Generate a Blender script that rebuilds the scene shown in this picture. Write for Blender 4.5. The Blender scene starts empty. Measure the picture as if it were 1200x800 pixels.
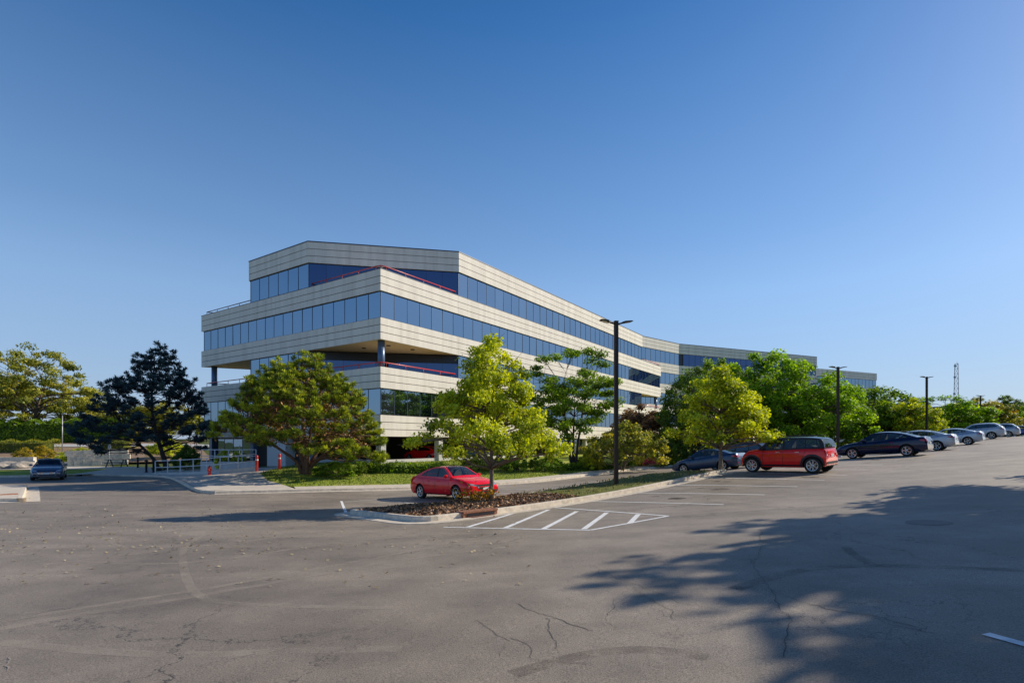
import bpy, bmesh, math, random
import numpy as np
from mathutils import Vector, Matrix
from mathutils.bvhtree import BVHTree

random.seed(7)
scene = bpy.context.scene
COL = scene.collection
R = math.radians

# ------------------------------------------------------------------ camera
CAM_H = 1.745
FPX = 627.0            # focal length in photo pixels (1200 wide)
HZ = 518.0             # horizon row in the photo
cam_data = bpy.data.cameras.new("camera")
cam = bpy.data.objects.new("camera", cam_data)
COL.objects.link(cam)
cam.location = (0, 0, CAM_H)
cam.rotation_euler = (R(90), 0, 0)
cam_data.sensor_width = 36.0
cam_data.lens = 36.0 * FPX / 1200.0
cam_data.shift_y = (HZ - 400.0) / 1200.0
cam_data.clip_start = 0.1
cam_data.clip_end = 6000
scene.camera = cam

# ------------------------------------------------------------------ terrain: a smooth surface through levelled points
CP = [(0,0,-1.745),(5.75,14.75,-1.72),(13.8,22.1,-1.36),(11.2,25,-1.42),(10.8,26.5,-1.45),(-2.5,23,-2.53),(-4.4,25,-2.59),
      (22.4,30.3,-.79),(20.9,32.3,-.95),(-2.24,14,-2.12),(10.35,25.4,-1.38),(28.4,35.7,-.56),(38,44.5,-.2),(49,54.5,.35),(60,64.6,.62),
      (12,35.5,-2.05),(-5.7,31,-2.75),(1.44,36,-2.72),(9.7,46.8,-2.5),(15.8,51.5,-2.3),(-11.3,28.5,-2.62),(-16.4,28.0,-2.60),
      (-24.4,38.2,-2.62),(-33,38,-2.62),(-18,19.5,-2.25),(-10,8,-2.0),(-30,10,-2.0),(-30,-10,-1.9),(0,-20,-1.5),(15,0,-.8),
      (30,10,-.1),(30,-20,.2),(-10.5,43.5,-1.86),(-34,59,-2.35),(0,58,-1.86),(-34,50,-2.62),(27,99,-1.5),(-13.7,36.5,-2.2),(20,70,-1.85),
      (45,75,-.5),(80,80,1.0),(100,120,.6),(-58,60,-2.75),(-60,38,-2.55),(-46,57,-2.75),(-85,95,0.4),(-52,80,-.5),(-100,62,-1.9),(30,60,-1.5),(40,62,-.75),
      (160,0,1.5),(120,110,1.2),(0,165,-.6),(-120,120,0.6),(-165,0,-1.6),(-110,-110,-1.7),(0,-160,-1.5),(110,-110,.8),(40,130,-.6)]
_P = np.array(CP, dtype=float); _xy = _P[:, :2]; _z = _P[:, 2] + CAM_H
def _U(r2):
    return np.where(r2 > 1e-9, r2 * np.log(np.maximum(r2, 1e-9)) * 0.5, 0.0)
_n = len(CP)
_d2 = ((_xy[:, None, :] - _xy[None, :, :]) ** 2).sum(-1)
_A = np.zeros((_n + 3, _n + 3)); _A[:_n, :_n] = _U(_d2) + np.eye(_n) * 6.0
_A[:_n, _n] = 1; _A[:_n, _n + 1:] = _xy; _A[_n, :_n] = 1; _A[_n + 1:, :_n] = _xy.T
_b = np.zeros(_n + 3); _b[:_n] = _z
_W = np.linalg.solve(_A, _b)
def gv(x, y):
    x = np.asarray(x, float); y = np.asarray(y, float)
    d2 = (x[..., None] - _xy[:, 0]) ** 2 + (y[..., None] - _xy[:, 1]) ** 2
    z = _U(d2) @ _W[:_n] + _W[_n] + _W[_n + 1] * x + _W[_n + 2] * y
    r = np.hypot(x, y); t = np.clip((r - 110) / 110, 0, 1); t = t * t * (3 - 2 * t)
    return z * (1 - t) + (0.6 + 0.004 * x * np.exp(-r / 600)) * t
def g(x, y):
    return float(gv(x, y))
def gn(x, y):
    e = 0.4
    return Vector(((g(x - e, y) - g(x + e, y)) / (2 * e), (g(x, y - e) - g(x, y + e)) / (2 * e), 1)).normalized()
def at(px, py, dz=0.0):
    """point where the line of sight through a photo pixel meets the ground (raised by dz)"""
    u = (px - 600.0) / FPX; v = (HZ - py) / FPX
    D = np.linspace(2.5, 140, 2400)
    h = CAM_H + v * D - gv(u * D, D) - dz
    i = int(np.argmax(h < 0)) if (h < 0).any() else len(D) - 1
    if i > 0:
        f = h[i - 1] / (h[i - 1] - h[i]) if h[i] != h[i - 1] else 0
        d = D[i - 1] + f * (D[i] - D[i - 1])
    else:
        d = D[0]
    return Vector((u * d, d, g(u * d, d)))
def on(px, d):
    """ground point in photo column px at depth d"""
    x = (px - 600.0) / FPX * d
    return Vector((x, d, g(x, d)))

# ------------------------------------------------------------------ materials
MATS = {}
def new_mat(name):
    m = bpy.data.materials.new(name); m.use_nodes = True
    nt = m.node_tree; nt.nodes.clear()
    out = nt.nodes.new("ShaderNodeOutputMaterial")
    MATS[name] = m
    return m, nt, out
def N(nt, t, **kw):
    n = nt.nodes.new(t)
    for k, v in kw.items():
        if k.startswith("_"):
            setattr(n, k[1:], v)
        else:
            n.inputs[k.replace("__", " ")].default_value = v
    return n
def L(nt, a, b):
    nt.links.new(a, b)
def ramp(nt, fac, stops):
    r = nt.nodes.new("ShaderNodeValToRGB")
    el = r.color_ramp.elements
    while len(el) < len(stops): el.new(0.5)
    for e, (p, c) in zip(el, stops):
        e.position = p; e.color = (*c, 1) if len(c) == 3 else c
    if fac is not None: L(nt, fac, r.inputs[0])
    return r
def simple(name, col, rough=0.6, metal=0.0, noise=0.0, scale=20.0, bump=0.0, coat=0.0, spec=0.5):
    m, nt, out = new_mat(name)
    b = N(nt, "ShaderNodeBsdfPrincipled", Roughness=rough, Metallic=metal)
    b.inputs["Specular IOR Level"].default_value = spec
    b.inputs["Coat Weight"].default_value = coat
    b.inputs["Coat Roughness"].default_value = 0.04
    b.inputs["Base Color"].default_value = (*col, 1)
    if noise or bump:
        tc = N(nt, "ShaderNodeTexCoord")
        nz = N(nt, "ShaderNodeTexNoise", Scale=scale, Detail=6.0, Roughness=0.65)
        L(nt, tc.outputs["Object"], nz.inputs["Vector"])
        lo = tuple(max(0, c * (1 - noise)) for c in col); hi = tuple(min(1, c * (1 + noise)) for c in col)
        rp = ramp(nt, nz.outputs["Fac"], [(0.3, lo), (0.7, hi)])
        L(nt, rp.outputs[0], b.inputs["Base Color"])
        if bump:
            bp = N(nt, "ShaderNodeBump", Strength=bump, Distance=0.02)
            L(nt, nz.outputs["Fac"], bp.inputs["Height"]); L(nt, bp.outputs[0], b.inputs["Normal"])
    L(nt, b.outputs[0], out.inputs[0])
    return m

def asphalt_mat():
    m, nt, out = new_mat("asphalt")
    geo = N(nt, "ShaderNodeNewGeometry")
    pos = geo.outputs["Position"]
    b = N(nt, "ShaderNodeBsdfPrincipled", Roughness=0.62)
    b.inputs["Specular IOR Level"].default_value = 0.5
    big = N(nt, "ShaderNodeTexNoise", Scale=0.09, Detail=5.0, Roughness=0.55, Distortion=0.6)
    mid = N(nt, "ShaderNodeTexNoise", Scale=0.9, Detail=6.0, Roughness=0.65)
    fine = N(nt, "ShaderNodeTexNoise", Scale=80.0, Detail=4.0, Roughness=0.8)
    for n_ in (big, mid, fine): L(nt, pos, n_.inputs["Vector"])
    # streaky wear along the driving lanes
    mp = N(nt, "ShaderNodeMapping"); mp.inputs["Rotation"].default_value = (0, 0, R(-44)); mp.inputs["Scale"].default_value = (0.06, 0.7, 1)
    L(nt, pos, mp.inputs[0])
    st = N(nt, "ShaderNodeTexNoise", Scale=1.0, Detail=5.0, Roughness=0.6, Distortion=1.2); L(nt, mp.outputs[0], st.inputs["Vector"])
    c1 = ramp(nt, big.outputs["Fac"], [(0.3, (0.200, 0.168, 0.136)), (0.72, (0.375, 0.319, 0.258))])
    c2 = ramp(nt, mid.outputs["Fac"], [(0.25, (0.70, 0.70, 0.70)), (0.75, (1.26, 1.25, 1.23))])
    c3 = ramp(nt, fine.outputs["Fac"], [(0.34, (0.30, 0.30, 0.30)), (0.66, (1.62, 1.60, 1.58))])
    c4 = ramp(nt, st.outputs["Fac"], [(0.3, (0.84, 0.84, 0.84)), (0.7, (1.16, 1.15, 1.14))])
    def mul(a, bb):
        x = N(nt, "ShaderNodeMix", _data_type="RGBA", _blend_type="MULTIPLY"); x.inputs[0].default_value = 1
        L(nt, a, x.inputs[6]); L(nt, bb, x.inputs[7]); return x.outputs[2]
    c = mul(mul(mul(c1.outputs[0], c2.outputs[0]), c3.outputs[0]), c4.outputs[0])
    # cracks
    dn = N(nt, "ShaderNodeTexNoise", Scale=0.8, Detail=6.0, Roughness=0.7); L(nt, pos, dn.inputs["Vector"])
    ad = N(nt, "ShaderNodeMix", _data_type="VECTOR", _blend_type="MIX") if False else None
    vm = N(nt, "ShaderNodeVectorMath", _operation="SCALE"); L(nt, dn.outputs["Color"], vm.inputs[0]); vm.inputs[3].default_value = 1.5
    va = N(nt, "ShaderNodeVectorMath", _operation="ADD"); L(nt, pos, va.inputs[0]); L(nt, vm.outputs[0], va.inputs[1])
    def cracks(scale, width, lo, hi, seed):
        vo = N(nt, "ShaderNodeTexVoronoi", Scale=scale, _feature="DISTANCE_TO_EDGE"); L(nt, va.outputs[0], vo.inputs["Vector"])
        k = N(nt, "ShaderNodeMapRange"); k.inputs[1].default_value = 0; k.inputs[2].default_value = width; k.inputs[3].default_value = 1; k.inputs[4].default_value = 0
        L(nt, vo.outputs["Distance"], k.inputs[0])
        o = N(nt, "ShaderNodeVectorMath", _operation="ADD"); L(nt, pos, o.inputs[0]); o.inputs[1].default_value = (seed, seed * 2, 0)
        ms = N(nt, "ShaderNodeTexNoise", Scale=0.16, Detail=3.0); L(nt, o.outputs[0], ms.inputs["Vector"])
        mk = N(nt, "ShaderNodeMapRange"); mk.inputs[1].default_value = lo; mk.inputs[2].default_value = hi; L(nt, ms.outputs["Fac"], mk.inputs[0])
        mm = N(nt, "ShaderNodeMath", _operation="MULTIPLY"); L(nt, k.outputs[0], mm.inputs[0]); L(nt, mk.outputs[0], mm.inputs[1])
        return mm.outputs[0]
    k1 = cracks(0.28, 0.0045, 0.47, 0.56, 3.0)
    k2 = cracks(0.9, 0.010, 0.54, 0.62, 31.0)
    mx = N(nt, "ShaderNodeMath", _operation="MAXIMUM"); L(nt, k1, mx.inputs[0]); L(nt, k2, mx.inputs[1])
    mc = N(nt, "ShaderNodeMix", _data_type="RGBA"); L(nt, mx.outputs[0], mc.inputs[0]); L(nt, c, mc.inputs[6]); mc.inputs[7].default_value = (0.03, 0.027, 0.026, 1)
    # pale scuffs
    sc_ = cracks(0.5, 0.006, 0.56, 0.64, 77.0)
    ms_ = N(nt, "ShaderNodeMath", _operation="MULTIPLY"); L(nt, sc_, ms_.inputs[0]); ms_.inputs[1].default_value = 0.55
    md = N(nt, "ShaderNodeMix", _data_type="RGBA"); L(nt, ms_.outputs[0], md.inputs[0]); L(nt, mc.outputs[2], md.inputs[6]); md.inputs[7].default_value = (0.30, 0.27, 0.24, 1)
    L(nt, md.outputs[2], b.inputs["Base Color"])
    bp = N(nt, "ShaderNodeBump", Strength=0.55, Distance=0.008)
    L(nt, fine.outputs["Fac"], bp.inputs["Height"]); L(nt, bp.outputs[0], b.inputs["Normal"])
    L(nt, b.outputs[0], out.inputs[0])
    return m

def grass_mat(name, dark, light, brown, scale=3.0):
    m, nt, out = new_mat(name)
    geo = N(nt, "ShaderNodeNewGeometry"); pos = geo.outputs["Position"]
    b = N(nt, "ShaderNodeBsdfPrincipled", Roughness=0.9); b.inputs["Specular IOR Level"].default_value = 0.15
    a = N(nt, "ShaderNodeTexNoise", Scale=scale * 0.12, Detail=4.0); f = N(nt, "ShaderNodeTexNoise", Scale=scale * 4, Detail=6.0, Roughness=0.75)
    L(nt, pos, a.inputs["Vector"]); L(nt, pos, f.inputs["Vector"])
    r1 = ramp(nt, f.outputs["Fac"], [(0.3, dark), (0.7, light)])
    k = N(nt, "ShaderNodeMapRange"); k.inputs[1].default_value = 0.55; k.inputs[2].default_value = 0.7; L(nt, a.outputs["Fac"], k.inputs[0])
    mx = N(nt, "ShaderNodeMix", _data_type="RGBA"); L(nt, k.outputs[0], mx.inputs[0]); L(nt, r1.outputs[0], mx.inputs[6]); mx.inputs[7].default_value = (*brown, 1)
    L(nt, mx.outputs[2], b.inputs["Base Color"])
    bp = N(nt, "ShaderNodeBump", Strength=0.9, Distance=0.05); L(nt, f.outputs["Fac"], bp.inputs["Height"]); L(nt, bp.outputs[0], b.inputs["Normal"])
    L(nt, b.outputs[0], out.inputs[0]); return m

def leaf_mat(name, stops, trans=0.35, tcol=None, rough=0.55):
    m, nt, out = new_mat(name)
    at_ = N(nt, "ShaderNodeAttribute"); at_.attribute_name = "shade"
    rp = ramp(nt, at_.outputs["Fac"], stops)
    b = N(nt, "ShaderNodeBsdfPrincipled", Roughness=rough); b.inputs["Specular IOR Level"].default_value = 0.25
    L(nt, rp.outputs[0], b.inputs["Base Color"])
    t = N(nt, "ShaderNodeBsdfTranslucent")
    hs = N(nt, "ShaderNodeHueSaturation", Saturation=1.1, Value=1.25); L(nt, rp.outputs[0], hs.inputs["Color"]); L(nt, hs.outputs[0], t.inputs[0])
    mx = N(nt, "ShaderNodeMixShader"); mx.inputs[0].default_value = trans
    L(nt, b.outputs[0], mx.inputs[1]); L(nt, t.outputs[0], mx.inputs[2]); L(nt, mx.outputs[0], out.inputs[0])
    return m

def panel_mat(name, col, dirt):
    """precast concrete spandrel panels with faint vertical streaks"""
    m, nt, out = new_mat(name)
    geo = N(nt, "ShaderNodeNewGeometry"); pos = geo.outputs["Position"]
    b = N(nt, "ShaderNodeBsdfPrincipled", Roughness=0.75); b.inputs["Specular IOR Level"].default_value = 0.3
    mp = N(nt, "ShaderNodeMapping"); mp.inputs["Scale"].default_value = (1.6, 1.6, 0.12); L(nt, pos, mp.inputs[0])
    s = N(nt, "ShaderNodeTexNoise", Scale=1.0, Detail=5.0, Roughness=0.6); L(nt, mp.outputs[0], s.inputs["Vector"])
    f = N(nt, "ShaderNodeTexNoise", Scale=14.0, Detail=5.0, Roughness=0.7); L(nt, pos, f.inputs["Vector"])
    r1 = ramp(nt, s.outputs["Fac"], [(0.28, dirt), (0.6, col)])
    r2 = ramp(nt, f.outputs["Fac"], [(0.3, (0.9, 0.9, 0.9)), (0.7, (1.06, 1.06, 1.06))])
    x = N(nt, "ShaderNodeMix", _data_type="RGBA", _blend_type="MULTIPLY"); x.inputs[0].default_value = 1
    L(nt, r1.outputs[0], x.inputs[6]); L(nt, r2.outputs[0], x.inputs[7]); L(nt, x.outputs[2], b.inputs["Base Color"])
    L(nt, b.outputs[0], out.inputs[0]); return m

def window_mat(name, refl, dark, fac=0.75, rough=0.015):
    m, nt, out = new_mat(name)
    at_ = N(nt, "ShaderNodeAttribute"); at_.attribute_name = "shade"
    gl = N(nt, "ShaderNodeBsdfGlossy", Roughness=rough); gl.inputs["Color"].default_value = (*refl, 1)
    d = N(nt, "ShaderNodeBsdfDiffuse")
    rp = ramp(nt, at_.outputs["Fac"], [(0.0, dark), (1.0, tuple(c * 3 + 0.16 for c in dark))]); L(nt, rp.outputs[0], d.inputs[0])
    geo = N(nt, "ShaderNodeNewGeometry")
    nz = N(nt, "ShaderNodeTexNoise", Scale=0.5, Detail=2.0); L(nt, geo.outputs["Position"], nz.inputs["Vector"])
    bp = N(nt, "ShaderNodeBump", Strength=0.06, Distance=0.06); L(nt, nz.outputs["Fac"], bp.inputs["Height"]); L(nt, bp.outputs[0], gl.inputs["Normal"])
    mx = N(nt, "ShaderNodeMixShader"); mx.inputs[0].default_value = fac
    L(nt, d.outputs[0], mx.inputs[1]); L(nt, gl.outputs[0], mx.inputs[2]); L(nt, mx.outputs[0], out.inputs[0])
    return m

def glass_mat(name, tint, refl=0.25):
    m, nt, out = new_mat(name)
    t = N(nt, "ShaderNodeBsdfTransparent"); t.inputs[0].default_value = (*tint, 1)
    gl = N(nt, "ShaderNodeBsdfGlossy", Roughness=0.01)
    lw = N(nt, "ShaderNodeLayerWeight", Blend=0.35)
    ad = N(nt, "ShaderNodeMath", _operation="ADD", _use_clamp=True); L(nt, lw.outputs["Fresnel"], ad.inputs[0]); ad.inputs[1].default_value = refl
    mx = N(nt, "ShaderNodeMixShader"); L(nt, ad.outputs[0], mx.inputs[0])
    L(nt, t.outputs[0], mx.inputs[1]); L(nt, gl.outputs[0], mx.inputs[2]); L(nt, mx.outputs[0], out.inputs[0])
    return m

def paint_mat(name, col, metal=0.35):
    m, nt, out = new_mat(name)
    b = N(nt, "ShaderNodeBsdfPrincipled", Roughness=0.45, Metallic=metal)
    b.inputs["Base Color"].default_value = (*col, 1)
    b.inputs["Coat Weight"].default_value = 1.0; b.inputs["Specular IOR Level"].default_value = 0.0; b.inputs["Coat Roughness"].default_value = 0.03
    tc = N(nt, "ShaderNodeTexCoord")
    nz = N(nt, "ShaderNodeTexNoise", Scale=3.0, Detail=5.0); L(nt, tc.outputs["Object"], nz.inputs["Vector"])
    r = ramp(nt, nz.outputs["Fac"], [(0.3, tuple(c * 0.85 for c in col)), (0.7, col)]); L(nt, r.outputs[0], b.inputs["Base Color"])
    L(nt, b.outputs[0], out.inputs[0]); return m

ASPHALT = asphalt_mat()
LAWN = grass_mat("lawn_grass", (0.16, 0.22, 0.02), (0.42, 0.48, 0.06), (0.44, 0.42, 0.11))
EARTH = grass_mat("earth_grass", (0.05, 0.075, 0.018), (0.14, 0.17, 0.05), (0.19, 0.15, 0.09), 2.0)
MULCH = simple("mulch", (0.19, 0.12, 0.08), 0.95, noise=0.6, scale=14, bump=0.9)
STRAW = simple("dry_mulch", (0.30, 0.20, 0.12), 0.95, noise=0.45, scale=5, bump=0.9)
KERB = simple("kerb_concrete", (0.66, 0.575, 0.46), 0.85, noise=0.25, scale=5, bump=0.3)
WALK = simple("walk_concrete", (0.62, 0.545, 0.45), 0.85, noise=0.16, scale=2.2, bump=0.2)
STONE = simple("pale_stone", (0.70, 0.62, 0.52), 0.85, noise=0.28, scale=4, bump=0.5)
LINE = simple("line_paint", (0.86, 0.85, 0.82), 0.7, noise=0.22, scale=9)
PANEL = panel_mat("spandrel_concrete", (0.88, 0.815, 0.71), (0.72, 0.66, 0.57))
JOINT = simple("joint_dark", (0.09, 0.08, 0.07), 0.9)
SOFFIT = simple("soffit", (0.95, 0.70, 0.36), 0.8, noise=0.05)
ROOFM = simple("roof_membrane", (0.55, 0.52, 0.48), 0.9, noise=0.2, scale=1)
COPING = simple("coping_metal", (0.045, 0.06, 0.10), 0.45, metal=0.3)
WINDOW = window_mat("office_glass", (0.25, 0.335, 0.42), (0.004, 0.010, 0.022), 0.88)
DIMSKYGLASS = window_mat("office_glass_dim_sky", (0.075, 0.115, 0.21), (0.003, 0.006, 0.03), 0.86)  # same office glass, its reflection of darker sky painted into the tint
MULLION = simple("mullion_metal", (0.20, 0.25, 0.32), 0.4, metal=0.4)
FRAME_D = simple("frame_dark", (0.02, 0.022, 0.03), 0.4)
BLUECOL = simple("column_blue", (0.10, 0.16, 0.26), 0.35, metal=0.2)
RED = simple("red_paint", (0.62, 0.03, 0.02), 0.35, coat=0.4)
WHITE = simple("white_paint", (0.70, 0.71, 0.72), 0.5, noise=0.06)
CONC = simple("smooth_concrete", (0.55, 0.54, 0.52), 0.8, noise=0.12, scale=3)
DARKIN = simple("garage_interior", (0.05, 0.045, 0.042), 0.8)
BLACKM = simple("black_metal", (0.018, 0.016, 0.016), 0.45, metal=0.3)
BRONZE = simple("bronze_metal", (0.045, 0.032, 0.026), 0.45, metal=0.4)
LENS = simple("lens", (0.7, 0.7, 0.66), 0.3)
STEEL = simple("steel", (0.45, 0.46, 0.48), 0.5, metal=0.6)
RUST = simple("rusty_iron", (0.30, 0.13, 0.075), 0.85, noise=0.4, scale=12, bump=0.4)
BARK = simple("bark", (0.13, 0.095, 0.075), 0.95, noise=0.4, scale=9, bump=0.8)
BARKP = simple("pine_bark", (0.16, 0.085, 0.05), 0.95, noise=0.5, scale=7, bump=0.9)
BARKG = simple("grey_bark", (0.20, 0.16, 0.13), 0.95, noise=0.35, scale=10, bump=0.6)
BARKD = simple("dark_bark", (0.045, 0.035, 0.03), 0.95, noise=0.35, scale=10, bump=0.6)
TYRE = simple("rubber", (0.02, 0.02, 0.02), 0.8)
RIM = simple("alloy", (0.62, 0.63, 0.65), 0.25, metal=0.8)
RIMD = simple("wheel_dark", (0.02, 0.02, 0.022), 0.6)
BLKTRIM = simple("black_trim", (0.018, 0.018, 0.022), 0.55)
SEATM = simple("seat_cloth", (0.16, 0.15, 0.14), 0.9)
CABIN = simple("cabin_trim", (0.10, 0.095, 0.09), 0.8)
CHROME = simple("chrome", (0.75, 0.76, 0.78), 0.12, metal=1.0)
PLATE = simple("plate_white", (0.72, 0.73, 0.74), 0.5)
HEADL = simple("headlight_lens", (0.60, 0.63, 0.67), 0.08, metal=0.5, coat=1.0)
TAILL = simple("taillight_lens", (0.50, 0.012, 0.012), 0.12, coat=1.0)
SEAM = simple("panel_gap", (0.008, 0.008, 0.008), 0.9)
CARGLASS = glass_mat("car_glass", (0.62, 0.68, 0.68), 0.03)
CARGLASSD = glass_mat("tinted_car_glass", (0.12, 0.14, 0.15), 0.10)

# ------------------------------------------------------------------ mesh builder
class MB:
    def __init__(self):
        self.v = []; self.f = []; self.m = []; self.s = []
    def add(self, verts, faces, mi=0, smooth=False):
        o = len(self.v)
        self.v += [tuple(p) for p in verts]
        for f in faces:
            self.f.append(tuple(o + i for i in f)); self.m.append(mi); self.s.append(smooth)
        return self
    def box(self, c, s, rz=0.0, mi=0, mat=None):
        x, y, z = s[0] / 2, s[1] / 2, s[2] / 2
        P = [Vector((a * x, b * y, d * z)) for d in (-1, 1) for a, b in ((-1, -1), (1, -1), (1, 1), (-1, 1))]
        M_ = mat if mat is not None else Matrix.Rotation(rz, 4, 'Z')
        P = [M_ @ p + Vector(c) for p in P]
        return self.add(P, [(3, 2, 1, 0), (4, 5, 6, 7), (0, 1, 5, 4), (1, 2, 6, 5), (2, 3, 7, 6), (3, 0, 4, 7)], mi)
    def bar(self, a, b, w, h=None, mi=0):
        """square bar from a to b"""
        a = Vector(a); b = Vector(b); h = h or w
        d = (b - a); ln = d.length
        q = d.to_track_quat('Z', 'Y').to_matrix().to_4x4()
        return self.box((a + b) / 2, (w, h, ln), mat=q, mi=mi)
    def tube(self, pts, rad, n=8, mi=0, cap=True):
        pts = [Vector(p) for p in pts]
        if not hasattr(rad, "__len__"): rad = [rad] * len(pts)
        o = []; up = Vector((0, 0, 1)); V = []
        prev = None
        for i, p in enumerate(pts):
            d = (pts[min(i + 1, len(pts) - 1)] - pts[max(i - 1, 0)])
            if d.length < 1e-6: d = Vector((0, 0, 1))
            d.normalize()
            if prev is None:
                a = d.orthogonal().normalized()
            else:
                a = (prev - d * prev.dot(d))
                a = a.normalized() if a.length > 1e-5 else d.orthogonal().normalized()
            prev = a; b = d.cross(a)
            for k in range(n):
                t = 2 * math.pi * k / n
                V.append(p + (a * math.cos(t) + b * math.sin(t)) * rad[i])
        F = []
        for i in range(len(pts) - 1):
            for k in range(n):
                F.append((i * n + k, i * n + (k + 1) % n, (i + 1) * n + (k + 1) % n, (i + 1) * n + k))
        if cap:
            F.append(tuple(range(n - 1, -1, -1))); F.append(tuple((len(pts) - 1) * n + k for k in range(n)))
        return self.add(V, F, mi, True)
    def lathe(self, prof, n=16, axis='Z', c=(0, 0, 0), mi=0):
        V = []; c = Vector(c)
        for r, h in prof:
            for k in range(n):
                t = 2 * math.pi * k / n
                a, b = r * math.cos(t), r * math.sin(t)
                p = (a, b, h) if axis == 'Z' else ((a, h, b) if axis == 'Y' else (h, a, b))
                V.append(c + Vector(p))
        F = []
        for i in range(len(prof) - 1):
            for k in range(n):
                q = (i * n + k, i * n + (k + 1) % n, (i + 1) * n + (k + 1) % n, (i + 1) * n + k)
                F.append(q if axis != 'Y' else q[::-1])
        return self.add(V, F, mi, True)
    def prism(self, poly, z0, z1, mi=0, top=True, bottom=True):
        n = len(poly)
        V = [(p[0], p[1], z0) for p in poly] + [(p[0], p[1], z1) for p in poly]
        F = [(i, (i + 1) % n, n + (i + 1) % n, n + i) for i in range(n)]
        if top: F.append(tuple(range(n, 2 * n)))
        if bottom: F.append(tuple(range(n - 1, -1, -1)))
        return self.add(V, F, mi)
    def mesh(self, name, mats, off=(0, 0, 0)):
        me = bpy.data.meshes.new(name)
        ox, oy, oz = off
        me.from_pydata([(x - ox, y - oy, z - oz) for x, y, z in self.v], [], self.f)
        for m in (mats if isinstance(mats, (list, tuple)) else [mats]): me.materials.append(m)
        me.polygons.foreach_set("material_index", self.m)
        me.polygons.foreach_set("use_smooth", self.s)
        me.update()
        return me

def link(o, parent=None):
    COL.objects.link(o)
    if parent is not None: o.parent = parent
    return o
def wloc(o):
    v = Vector((0, 0, 0))
    while o is not None:
        v += o.location; o = o.parent
    return v
def obj(name, mb, mats, parent=None, world=False, label=None):
    """one mesh object; world=True: the builder holds world coordinates and the parents are unrotated"""
    off = wloc(parent) if (world and parent is not None) else (0, 0, 0)
    me = mb.mesh(name, mats, off) if isinstance(mb, MB) else mb
    o = bpy.data.objects.new(name, me)
    link(o, parent)
    if label: o["label"] = label
    return o
def tag(o, label, cat, group=None):
    o["label"] = label; o["category"] = cat
    if group: o["group"] = group
    return o
def thing(name, label, cat, loc=(0, 0, 0), rz=0.0, group=None):
    o = bpy.data.objects.new(name, None); o.empty_display_size = 0.3
    link(o); o.location = loc; o.rotation_euler = (0, 0, rz)
    return tag(o, label, cat, group)
def struct(name, mb, mats):
    o = obj(name, mb, mats); o["kind"] = "structure"; return o
def sharp(me, ang=35):
    me.set_sharp_from_angle(angle=R(ang))

# ------------------------------------------------------------------ draped sheets, kerbs, painted strips
def clip_cell(poly, x0, x1, y0, y1):
    def cut(P, f, inter):
        out = []
        for i in range(len(P)):
            a, b = P[i - 1], P[i]
            fa, fb = f(a), f(b)
            if fa >= 0 and fb >= 0: out.append(b)
            elif fa >= 0 and fb < 0: out.append(inter(a, b, fa, fb))
            elif fa < 0 and fb >= 0: out.append(inter(a, b, fa, fb)); out.append(b)
        return out
    it = lambda a, b, fa, fb: (a[0] + (b[0] - a[0]) * fa / (fa - fb), a[1] + (b[1] - a[1]) * fa / (fa - fb))
    P = poly
    for f in (lambda p: p[0] - x0, lambda p: x1 - p[0], lambda p: p[1] - y0, lambda p: y1 - p[1]):
        P = cut(P, f, it)
        if len(P) < 3: return []
    return P
def sheet(poly, step, dz, mb=None, mi=0, smooth=True, zf=None):
    """flat-mapped polygon draped over the terrain"""
    mb = mb or MB(); poly = [(float(p[0]), float(p[1])) for p in poly]
    area = sum(poly[i - 1][0] * poly[i][1] - poly[i][0] * poly[i - 1][1] for i in range(len(poly)))
    if area < 0: poly = poly[::-1]
    xs = [p[0] for p in poly]; ys = [p[1] for p in poly]
    key = {}; V = []; F = []
    nx = int((max(xs) - min(xs)) / step) + 1; ny = int((max(ys) - min(ys)) / step) + 1
    for i in range(nx):
        x0 = min(xs) + i * step
        col = clip_cell(poly, x0, x0 + step, -1e6, 1e6)
        if len(col) < 3: continue
        cy = [p[1] for p in col]
        for j in range(ny):
            y0 = min(ys) + j * step
            if y0 > max(cy) or y0 + step < min(cy): continue
            P = clip_cell(col, x0, x0 + step, y0, y0 + step)
            if len(P) < 3: continue
            f = []
            for p in P:
                k = (round(p[0], 4), round(p[1], 4))
                if k not in key: key[k] = len(V); V.append(k)
                if not f or f[-1] != key[k]: f.append(key[k])
            if len(f) > 1 and f[0] == f[-1]: f.pop()
            if len(f) >= 3: F.append(f)
    A = np.array(V); Z = gv(A[:, 0], A[:, 1]) + dz
    if zf is not None: Z = Z + np.array([zf(a, b) for a, b in V])
    mb.add([(a[0], a[1], z) for a, z in zip(V, Z)], F, mi, smooth)
    return mb
def resample(pts, step):
    out = [Vector((pts[0][0], pts[0][1]))]
    for a, b in zip(pts[:-1], pts[1:]):
        a = Vector(a[:2]); b = Vector(b[:2]); n = max(1, int(math.ceil((b - a).length / step)))
        for k in range(1, n + 1): out.append(a.lerp(b, k / n))
    return out
def smooth_path(pts, it=2):
    P = [Vector(p[:2]) for p in pts]
    for _ in range(it):
        Q = [P[0]]
        for a, b in zip(P[:-1], P[1:]):
            Q.append(a.lerp(b, .25)); Q.append(a.lerp(b, .75))
        Q.append(P[-1]); P = Q
    return P
def offsets(path):
    out = []
    for i, p in enumerate(path):
        d = path[min(i + 1, len(path) - 1)] - path[max(i - 1, 0)]
        if d.length < 1e-6: d = Vector((1, 0))
        d.normalize(); out.append(Vector((-d.y, d.x)))
    return out
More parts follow.
